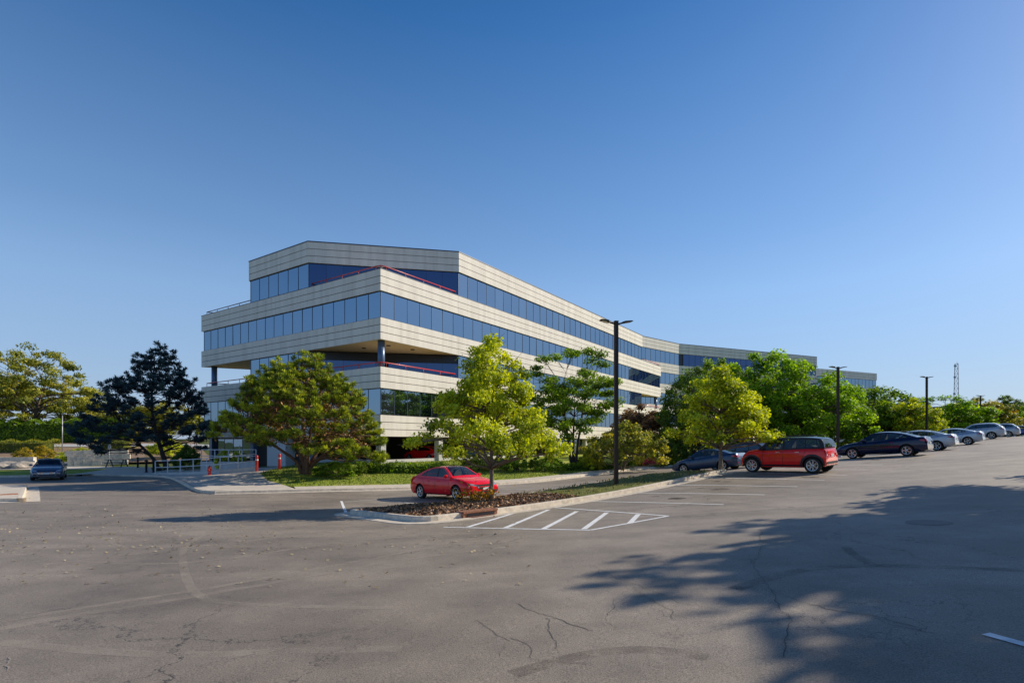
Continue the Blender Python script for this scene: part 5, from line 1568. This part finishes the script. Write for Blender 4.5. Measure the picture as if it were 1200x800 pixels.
# ---- deciduous trees
P_big = broadleaf("big", 41, 9.2, 4.7, .9, BRIGHT, BARK, .20, nclump=120, nleaf=210, leaf=.20, crown=.74, shape="dome", clr=.38, flat=.75)
P_big2 = broadleaf("big2", 52, 9.2, 4.6, .8, BRIGHT, BARK, .20, nclump=120, nleaf=210, leaf=.20, crown=.76, shape="oval", clr=.38, flat=.75)
P_mid = broadleaf("mid", 63, 7.0, 3.4, .4, GREEN, BARK, .14, nclump=100, nleaf=180, leaf=.21, crown=.66, shape="dome", clr=.36, flat=.85)
P_mid2 = broadleaf("mid2", 74, 7.0, 3.3, .4, GREEN, BARK, .14, nclump=100, nleaf=180, leaf=.21, crown=.66, shape="oval", clr=.36, flat=.85)
P_airy = broadleaf("airy", 85, 9.6, 3.6, 2.6, GREEN, BARKD, .15, nclump=80, nleaf=270, leaf=.17, crown=.74, shape="vase", clr=.50, flat=.42, stems=3)
P_left = broadleaf("left", 96, 11.5, 5.6, 2.6, OLIVE, BARK, .26, nclump=104, nleaf=170, leaf=.24, crown=.85, shape="oval", clr=.46, stems=2, flat=.55)
P_shrub = broadleaf("shrub", 107, 3.2, 3.2, .35, OLIVE, BARKG, .07, nclump=64, nleaf=170, leaf=.17, crown=.48, shape="dome", clr=.38, stems=5)

def tree_px(proto, px, d, top, wpx, H0, R0, rz, label, mat=None, name="tree", group=None, cat="tree"):
    p = on(px, d); H = (HZ - top) / FPX * d + CAM_H - p.z; W = wpx / FPX * d
    return put_tree(proto, p, rz, W / (2 * R0) * .93, H / H0 * .99, label, cat, name, group, mat)
BG = "trees in the belt behind the parked cars"
tree_px(P_airy, 672, 46, 409, 100, 9.6, 3.6, .6, "airy open-branched tree with visible dark stems between the maple and the near light pole")
tree_px(P_big2, 812, 54, 432, 82, 9.2, 4.6, .3, "dark green tree left of the far island maple, against the building end", DGREEN, group=BG)
tree_px(P_big, 884, 60, 413, 132, 9.2, 4.7, 1.2, "tallest bright green tree, behind the far island maple", group=BG)
tree_px(P_big2, 938, 58, 424, 120, 9.2, 4.6, 2.4, "bright green tree right of the tallest one, above the red crossover", group=BG)
tree_px(P_big, 846, 66, 420, 90, 9.2, 4.7, 4.0, "deep green tree between the dark tree and the tallest tree", GREEN, group=BG)
tree_px(P_mid, 972, 62, 443, 80, 7.0, 3.4, .5, "bright tree beside the second light pole", BRIGHT, group=BG)
tree_px(P_mid2, 1025, 66, 454, 92, 7.0, 3.3, 1.6, "rounded green tree under the end of the far office block", group=BG)
tree_px(P_mid, 1072, 62, 467, 62, 7.0, 3.4, 2.2, "yellowing tree left of the third light pole", YGREEN, group=BG)
tree_px(P_mid2, 1048, 72, 460, 64, 7.0, 3.3, 5.2, "green tree just left behind the yellowing tree", group=BG)
tree_px(P_mid2, 1108, 80, 464, 76, 7.0, 3.3, .2, "green tree below the radio tower", BRIGHT, group=BG)
tree_px(P_mid, 1146, 84, 466, 68, 7.0, 3.4, 3.1, "olive-green tree under the small far light pole", OLIVE, group=BG)
tree_px(P_mid2, 1167, 86, 470, 34, 7.0, 3.3, 4.4, "small orange-tinted autumn tree near the right edge", ORANGE, group=BG)
tree_px(P_big, 1181, 96, 463, 46, 9.2, 4.7, 2.9, "dark green tree right of the orange-tinted one", DGREEN, group=BG)
tree_px(P_mid, 1203, 92, 476, 56, 7.0, 3.4, .9, "bright green tree at the right edge of the row", BRIGHT, group=BG)
tree_px(P_mid, 1000, 86, 462, 70, 7.0, 3.4, 1.1, "green tree between the second light pole and the rounded tree", group=BG)
tree_px(P_mid, 752, 66, 474, 78, 7.0, 3.4, 2.0, "brownish-red leaved tree behind the round shrub near the light pole", MAROON)
tree_px(P_left, 34, 88, 402, 104, 11.5, 5.6, .9, "large sparse yellowish tree with a forked trunk at the left edge", group="trees behind the hedge at left")
tree_px(P_left, 82, 100, 446, 84, 11.5, 5.6, 2.6, "smaller pale green tree right of the forked tree, behind the dark pine", group="trees behind the hedge at left")
tree_px(P_left, -8, 94, 432, 80, 11.5, 5.6, 4.2, "olive tree cut off by the left edge behind the forked tree", group="trees behind the hedge at left")
tree_px(P_mid, 196, 92, 470, 80, 7.0, 3.4, 4.2, "pale olive tree seen under the dark pine's right branches", OLIVE, group="trees behind the hedge at left")
tree_px(P_mid2, 140, 95, 474, 90, 7.0, 3.3, 1.2, "green tree far behind the dark pine's trunk", OLIVE, group="trees behind the hedge at left")
tree_px(P_shrub, 728, 46, 497, 104, 3.2, 3.2, .3, "wide round multi-stemmed shrub on the lawn behind the near light pole", cat="shrub", name="shrub", mat=OLIVE)
tree_px(P_shrub, 92, 62.5, 525, 46, 3.2, 3.2, 1.3, "low yellow-green shrub just right of the grey-blue sedan", YGREEN, "shrub", "shrubs along the left path", "shrub")
tree_px(P_shrub, 43, 62.5, 523, 40, 3.2, 3.2, 2.3, "yellow shrub directly above the grey-blue sedan's roof", YELLOW, "shrub", "shrubs along the left path", "shrub")
tree_px(P_shrub, 196, 66, 514, 46, 3.2, 3.2, 3.3, "yellow-green shrub right of the leaning pine trunks", YGREEN, "shrub", "shrubs along the left path", "shrub")
tree_px(P_shrub, 218, 45, 521, 34, 3.2, 3.2, .7, "dark green shrub against the building's left corner", DGREEN, "shrub", "shrubs along the left path", "shrub")
tree_px(P_shrub, 268, 43.5, 528, 34, 3.2, 3.2, 5.0, "olive shrub behind the white ramp railings", YGREEN, "shrub", "shrubs along the left path", "shrub")
tree_px(P_shrub, 395, 34.8, 541, 66, 3.2, 3.2, .0, "low spreading juniper at the foot of the big pine, on its right", GREEN, "shrub", None, "shrub")
for px, d, top, w, mt, lb in ((560, 42.5, 531, 46, OLIVE, "low olive shrub against the building behind the young maple's left side"), (600, 42.5, 533, 40, GREEN, "low green shrub behind the young maple trunk"), (640, 44, 533, 42, GREEN, "low green shrub at the foot of the airy tree, on its left"),
                              (690, 46, 532, 34, YGREEN, "small pale shrub between the airy tree and the round shrub"), (792, 52, 505, 44, DGREEN, "dark shrub filling the gap between round shrub and dark tree"), (768, 56, 508, 40, OLIVE, "olive shrub behind the flower bed"),
                              (852, 60, 516, 44, GREEN, "green shrub behind the dark blue sedan"), (905, 60, 516, 46, GREEN, "green shrub behind the red crossover's windshield"), (960, 64, 516, 44, OLIVE, "olive shrub behind the red crossover's tail"),
                              (1002, 60, 514, 34, YGREEN, "yellow-green shrub just right of the second light pole"), (1040, 66, 505, 50, GREEN, "green shrub above the navy sedan's roof"), (1090, 70, 497, 44, BRIGHT, "bright shrub above the nearest silver sedan"), (1128, 78, 492, 44, DGREEN, "dark green shrub above the ice-silver sedan"), (1162, 86, 488, 40, GREEN, "green shrub above the taller silver crossover"), (1192, 92, 488, 36, GREEN, "green shrub above the last cars of the row")):
    tree_px(P_shrub, px, d, top, w, 3.2, 3.2, px * .7, lb, mt, "shrub", "low shrubs below the trees and building", "shrub")

# ---- clipped hedges
def hedge(path, w, h, mat, label, seed, n_per_m=220, leaf=.13, name="hedge", group=None, dz=.12):
    rng = np.random.default_rng(seed); P = resample([(p[0], p[1]) for p in path], 1.0); nn_ = offsets(P)
    base = Vector((P[0].x, P[0].y, g(P[0].x, P[0].y) + dz)); C = []; Nr = []; ex = []
    for i in range(len(P) - 1):
        a, b = P[i], P[i + 1]; na, nb2 = nn_[i], nn_[i + 1]; m = int((b - a).length * n_per_m * (2 if i in (0, len(P) - 2) else 1))
        t = rng.random(m); lat = rng.uniform(-1, 1, m); hz_ = rng.random(m); face = rng.integers(0, 4, m)
        lat = np.where(face == 0, -1, np.where(face == 1, 1, lat)); hz_ = np.where(face >= 2, 1.0, hz_)
        px_ = a.x + (b.x - a.x) * t + na.x * lat * w / 2; py_ = a.y + (b.y - a.y) * t + na.y * lat * w / 2
        zz = gv(px_, py_) + dz + hz_ * h * (1 + .10 * np.sin(2.1 * px_ + 1.3 * py_)) + .03
        q = np.stack([px_, py_, zz], 1) + rng.normal(size=(m, 3)) * .07; C.append(q)
        nrm = np.stack([na.x * lat, na.y * lat, np.where(face >= 2, 1.0, .3)], 1); Nr.append(nrm + rng.normal(size=(m, 3)) * .7)
        if i in (0, len(P) - 2): continue
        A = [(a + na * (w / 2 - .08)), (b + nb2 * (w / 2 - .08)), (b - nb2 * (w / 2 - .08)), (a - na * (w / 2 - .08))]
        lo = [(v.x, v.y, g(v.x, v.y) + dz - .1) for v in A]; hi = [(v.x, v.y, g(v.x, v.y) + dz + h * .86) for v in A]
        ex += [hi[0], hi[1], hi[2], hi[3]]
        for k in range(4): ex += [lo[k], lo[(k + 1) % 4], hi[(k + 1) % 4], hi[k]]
    C = np.concatenate(C) - np.array(base); ex = np.array(ex) - np.array(base); n = len(C)
    me = leaf_mesh(name, C, leaf * rng.uniform(.7, 1.3, n), np.concatenate(Nr), .5 + rng.normal(size=n) * .2, mat, .42, extra=ex, rng=rng)
    o = bpy.data.objects.new(name, me); link(o); o.location = base; return tag(o, label, "hedge", group)
hedge([on(418, 36.8), on(455, 37.6), on(492, 38.4), on(520, 39.0)], .9, .62, GREEN, "low clipped hedge along the garage front, right of the big pine", 3)
hedge([on(655, 44.5), on(700, 46.5), on(742, 49)], .8, .5, GREEN, "low hedge at the lawn's back edge below the round shrub", 4)
hedge([on(112, 74.0), on(158, 75.0)], 2.0, 1.3, OLIVE, "clipped hedge on the bank above the retaining wall", 5)
hedge([on(-60, 72.0), on(66, 73)], 2.0, 1.4, OLIVE, "long clipped hedge above the grey-blue sedan at left", 6)
hedge([on(-90, 84), on(30, 85), on(92, 87), on(160, 90)], 4.0, 3.3, GREEN, "tall dark unclipped hedge below the left-hand trees", 7, 420, .34)

# ---- flowers
def flowers(pt, r, h, mat, label, seed, leaves=GREEN):
    rng = np.random.default_rng(seed); n = 1300
    a = rng.uniform(0, 6.28, n); rr = np.sqrt(rng.random(n)) * r; X = rr * np.cos(a); Y = rr * np.sin(a) * .7
    Z = gv(pt.x + X, pt.y + Y) + .15 - pt.z + h * (1 - (rr / r) ** 2 * .6) * rng.uniform(.55, 1.05, n)
    me = leaf_mesh("blossoms", np.stack([X, Y, Z], 1), rng.uniform(.12, .24, n), rng.normal(size=(n, 3)) * .6 + np.array([0, -.4, .8]), rng.random(n), mat, .5, rng=rng)
    t = thing("flower_bed", label, "flowers", (pt.x, pt.y, pt.z), 0, "flower patches by the lawn walk")
    link(bpy.data.objects.new("blossoms", me), t)
    Z2 = gv(pt.x + X, pt.y + Y) + .15 - pt.z + h * (1 - (rr / r) ** 2 * .6) * rng.uniform(.0, .8, n)
    me = leaf_mesh("foliage", np.stack([X, Y, Z2], 1), rng.uniform(.12, .25, n), rng.normal(size=(n, 3)) + np.array([0, -.3, .5]), rng.random(n), leaves, .4, rng=rng); link(bpy.data.objects.new("foliage", me), t)
fp = on(764, 50.5); flowers(fp, 1.5, .75, PINK, "bright coral-pink flower patch at the walk edge left of the dark blue sedan", 1)
fp = on(773, 53.5); flowers(fp, 1.0, 1.5, simple("petal_red", (0.5, 0.02, 0.02), 0.6), "small red flowers rising behind the coral-pink patch", 2)
fp = on(786, 52.0); flowers(fp, 1.3, .8, YGREEN, "yellow-green bedding plants right of the coral-pink patch", 3)
fp = on(826, 55.5); flowers(fp, 2.6, .75, MAGENTA, "magenta flower patch behind the dark blue sedan", 4)
fp = on(905, 62.0); flowers(fp, 1.8, .8, simple("petal_orange", (0.5, 0.10, 0.05), 0.6), "reddish flowers seen above the red crossover's roof", 5)

# ---- ground cover nobody could count
def stuff(name, me): o = bpy.data.objects.new(name, me); link(o); o["kind"] = "stuff"; return o
rng = np.random.default_rng(77)
def inside(P, x, y):
    c = np.zeros(len(x), bool); n = len(P)
    for i in range(n):
        x0, y0 = P[i - 1][0], P[i - 1][1]; x1, y1 = P[i][0], P[i][1]
        k = ((y0 > y) != (y1 > y)); c ^= k & (x < (x1 - x0) * (y - y0) / (y1 - y0 + 1e-12) + x0)
    return c
def blades(name, P, n, h, mat, dz, box, seed, w=.22):
    r = np.random.default_rng(seed); x = r.uniform(box[0], box[1], n); y = r.uniform(box[2], box[3], n); k = inside([(p[0], p[1]) for p in P], x, y); x, y = x[k], y[k]; m = len(x)
    D = np.stack([r.normal(size=m) * .35, r.normal(size=m) * .35, np.ones(m)], 1); D /= np.linalg.norm(D, axis=1, keepdims=True); S = h * r.uniform(.6, 1.4, m)[:, None]
    Bv = np.stack([-D[:, 1] + r.normal(size=m), D[:, 0] + r.normal(size=m), np.zeros(m)], 1); Bv /= np.linalg.norm(Bv, axis=1, keepdims=True)
    C = np.stack([x, y, gv(x, y) + dz], 1); V = np.empty((m, 4, 3)); V[:, 0] = C - D * S * .1; V[:, 1] = C + D * S * .4 + Bv * S * w; V[:, 2] = C + D * S; V[:, 3] = C + D * S * .4 - Bv * S * w
    me = leaf_mesh(name, np.zeros((0, 3)), np.zeros(0), np.zeros((0, 3)), np.zeros(0), mat, extra=V.reshape(-1, 3)); me.attributes["shade"].data.foreach_set("value", r.random(m).astype(np.float32)); return stuff(name, me)
GRASSB = leaf_mat("grass_blades", [(0, (0.06, 0.10, 0.015)), (.5, (0.16, 0.22, 0.035)), (1, (0.34, 0.36, 0.09))], .3)
blades("grass", LAWN_POLY, 60000, .09, GRASSB, .14, (-18, 16, 27, 52), 1)
blades("grass", [row(6.5, .3), row(16.2, .3), row(16.2, 4.3), row(7.5, 4.3)], 6000, .10, leaf_mat("dry_grass", [(0, (0.12, 0.12, 0.03)), (.5, (0.25, 0.23, 0.07)), (1, (0.42, 0.35, 0.16))], .3), .18, (-3, 14, 15, 32), 2)
# fallen leaves, thickest on the left, and bark chips on the island
n = 6500; px = rng.uniform(-20, 620, n) ** 1.0; py = rng.uniform(572, 800, n)
keep = rng.random(n) < np.where(py < 650, .8, np.where(py < 690, .12, .0)) * np.where(px < 330, 1, .4); px, py = px[keep], py[keep]
pp_ = np.array([at(a, b)[:] for a, b in zip(px, py)])
ok = inside([(p[0], p[1]) for p in lot_poly], pp_[:, 0], pp_[:, 1]); v = pp_[:, :2] - np.array(P_); tt = v @ np.array(E_); ss = v @ np.array(S_); ok &= ~((tt > -.5) & (tt < 18) & (ss > -.5) & (ss < 5.1)); pp_ = pp_[ok]
pp_[:, 2] += .018; m = len(pp_)
FALL = leaf_mat("fallen_leaf", [(0, (0.16, 0.11, 0.05)), (.5, (0.38, 0.30, 0.17)), (1, (0.55, 0.47, 0.30))], .1)
stuff("fallen_leaves", leaf_mesh("fallen_leaves", pp_, rng.uniform(.03, .075, m), rng.normal(size=(m, 3)) * .3 + np.array([0, 0, 1.0]), rng.random(m), FALL, .38, rng=rng))
n = 5200; tt = rng.uniform(.25, 6.9, n); ss = rng.uniform(.25, 4.35, n); X = P_.x + E_.x * tt + S_.x * ss; Y = P_.y + E_.y * tt + S_.y * ss
Z = gv(X, Y) + np.array([mound(a, b) for a, b in zip(X, Y)]) + .13
CHIP = leaf_mat("bark_chip", [(0, (0.058, 0.030, 0.017)), (.5, (0.234, 0.118, 0.063)), (1, (0.585, 0.348, 0.181))], .02)
stuff("bark_chips", leaf_mesh("bark_chips", np.stack([X, Y, Z], 1), rng.uniform(.05, .15, n), rng.normal(size=(n, 3)) * .8 + np.array([0, 0, .8]), rng.random(n), CHIP, .3, rng=rng))
# small reddish weed clump at the maple's foot
wp = Vector((-1.25, 18.9)); wz = g(wp.x, wp.y)
n = 260; d = rng.normal(size=(n, 3)) * np.array([.42, .25, .16]) + np.array([0, 0, .46])
o = thing("weed_clump", "small reddish-green weed clump on the mulch at the maple's foot", "plant", (wp.x, wp.y, wz - .05))
link(bpy.data.objects.new("foliage", leaf_mesh("foliage", d, rng.uniform(.08, .2, n), rng.normal(size=(n, 3)) + np.array([0, 0, .5]), rng.random(n), ORANGE, .3, rng=rng)), o)
sm_ = MB()
for k in range(7): sm_.tube([(0, 0, .1), (.2 * math.cos(k), .14 * math.sin(k), .35), (.34 * math.cos(k), .2 * math.sin(k), .6)], .012, 5)
obj("stem", sm_, BARK, o)

# ---- trees beyond the right edge of the frame: their shadows lie across the lot and their crowns show in the glass
P_tall = broadleaf("tall", 118, 13.0, 5.0, 2.2, GREEN, BARK, .26, nclump=92, nleaf=200, leaf=.36, crown=1.25, flat=.30, shape="oval", clr=.46)
OFF = "tall trees on the right-hand verge of the lot"
for x, y, s, h, rz, lb in ((26.0, 15.8, 1.0, .97, .3, "tall leafy tree on the right verge, casting the longest shadow over the lot"), (25.5, 12.1, 1.0, .97, 2.0, "tall leafy tree on the right verge, second from the lot's far end"), (36.5, 14.0, 1.1, 1.0, 3.7, "tallest leafy tree on the right verge, set back from the kerb"), (23.6, 8.8, 1.0, .97, 5.2, "broad leafy tree on the right verge, behind the second one"),
                           (21.5, 4.0, .85, .80, 1.0, "shorter leafy tree on the right verge nearest the viewer")):
    put_tree(P_tall, (x, y), rz, s, h, lb, group=OFF)
for x, y, s, rz, lb in ((60, 30, 1.0, .1, "leafy tree far along the right verge, first of the reflected belt"), (72, 46, 1.1, 1.4, "leafy tree far along the right verge, farthest of the reflected belt"), (52, 12, 1.0, 2.2, "leafy tree far along the right verge, middle of the reflected belt"), (50, -4, 1.05, 3.0, "leafy tree far along the right verge, fourth of the reflected belt"), (46, -20, 1.0, 4.0, "leafy tree behind the viewer on the right, last of the reflected belt")):
    put_tree(P_tall, (x, y), rz, s, 1.0, lb, group="reflected trees to the right of the lot")
# ------------------------------------------------------------------ daylight
SUN_AZ = R(24.0); SUN_EL = R(30.0)
sd = Vector((math.cos(SUN_EL) * math.cos(SUN_AZ), math.cos(SUN_EL) * math.sin(SUN_AZ), math.sin(SUN_EL)))
sl = bpy.data.lights.new("sun", 'SUN'); sl.energy = 5.0; sl.angle = R(0.45); sl.color = (1.0, 0.90, 0.74)
so = bpy.data.objects.new("sun", sl); COL.objects.link(so); so.rotation_euler = sd.to_track_quat('Z', 'Y').to_euler(); so.location = (30, 10, 40)
w = bpy.data.worlds.new("World"); scene.world = w; w.use_nodes = True
nt = w.node_tree; nt.nodes.clear()
sky = nt.nodes.new("ShaderNodeTexSky"); sky.sky_type = 'NISHITA'; sky.sun_disc = False
sky.sun_elevation = SUN_EL; sky.sun_rotation = R(90) - SUN_AZ
sky.altitude = 200; sky.air_density = 1.0; sky.dust_density = 0.3; sky.ozone_density = 3.5
bgn = nt.nodes.new("ShaderNodeBackground"); bgn.inputs[1].default_value = 0.165
o_ = nt.nodes.new("ShaderNodeOutputWorld"); hs = nt.nodes.new('ShaderNodeHueSaturation'); hs.inputs['Saturation'].default_value = 1.42; hs.inputs['Hue'].default_value = 0.506
gm = nt.nodes.new('ShaderNodeGamma'); gm.inputs[1].default_value = 0.80; nt.links.new(sky.outputs[0], gm.inputs[0]); nt.links.new(gm.outputs[0], hs.inputs['Color'])
# zenith above the frame dimmed to weaken sky fill and deepen shadows
tc = nt.nodes.new('ShaderNodeTexCoord'); sx = nt.nodes.new('ShaderNodeSeparateXYZ'); nt.links.new(tc.outputs['Generated'], sx.inputs[0])
zr = ramp(nt, sx.outputs[2], [(0.0, (0.80, 0.80, 0.86)), (0.25, (1.12, 1.12, 1.12)), (0.62, (1.0, 1.02, 1.04)), (0.88, (0.30, 0.36, 0.50))])
ml = nt.nodes.new('ShaderNodeMix'); ml.data_type = 'RGBA'; ml.blend_type = 'MULTIPLY'; ml.inputs[0].default_value = 1
# thin haze that pales the sky towards the horizon
hz = ramp(nt, sx.outputs[2], [(0.0, (0.72, 0.72, 0.72)), (0.14, (0.50, 0.50, 0.50)), (0.34, (0.22, 0.22, 0.22)), (0.62, (0.0, 0.0, 0.0))])
hm = nt.nodes.new('ShaderNodeMix'); hm.data_type = 'RGBA'; nt.links.new(hz.outputs[0], hm.inputs[0]); nt.links.new(hs.outputs[0], hm.inputs[6]); hm.inputs[7].default_value = (2.75, 3.65, 5.0, 1)
nt.links.new(hm.outputs[2], ml.inputs[6]); nt.links.new(zr.outputs[0], ml.inputs[7]); nt.links.new(ml.outputs[2], bgn.inputs[0]); nt.links.new(bgn.outputs[0], o_.inputs[0])
scene.view_settings.view_transform = 'Standard'; scene.view_settings.look = 'None'; scene.view_settings.exposure = 0; scene.view_settings.gamma = 1
scene.render.engine = 'CYCLES'
cy = scene.cycles; cy.max_bounces = 8; cy.transparent_max_bounces = 12; cy.diffuse_bounces = 3; cy.glossy_bounces = 4; cy.use_denoising = True
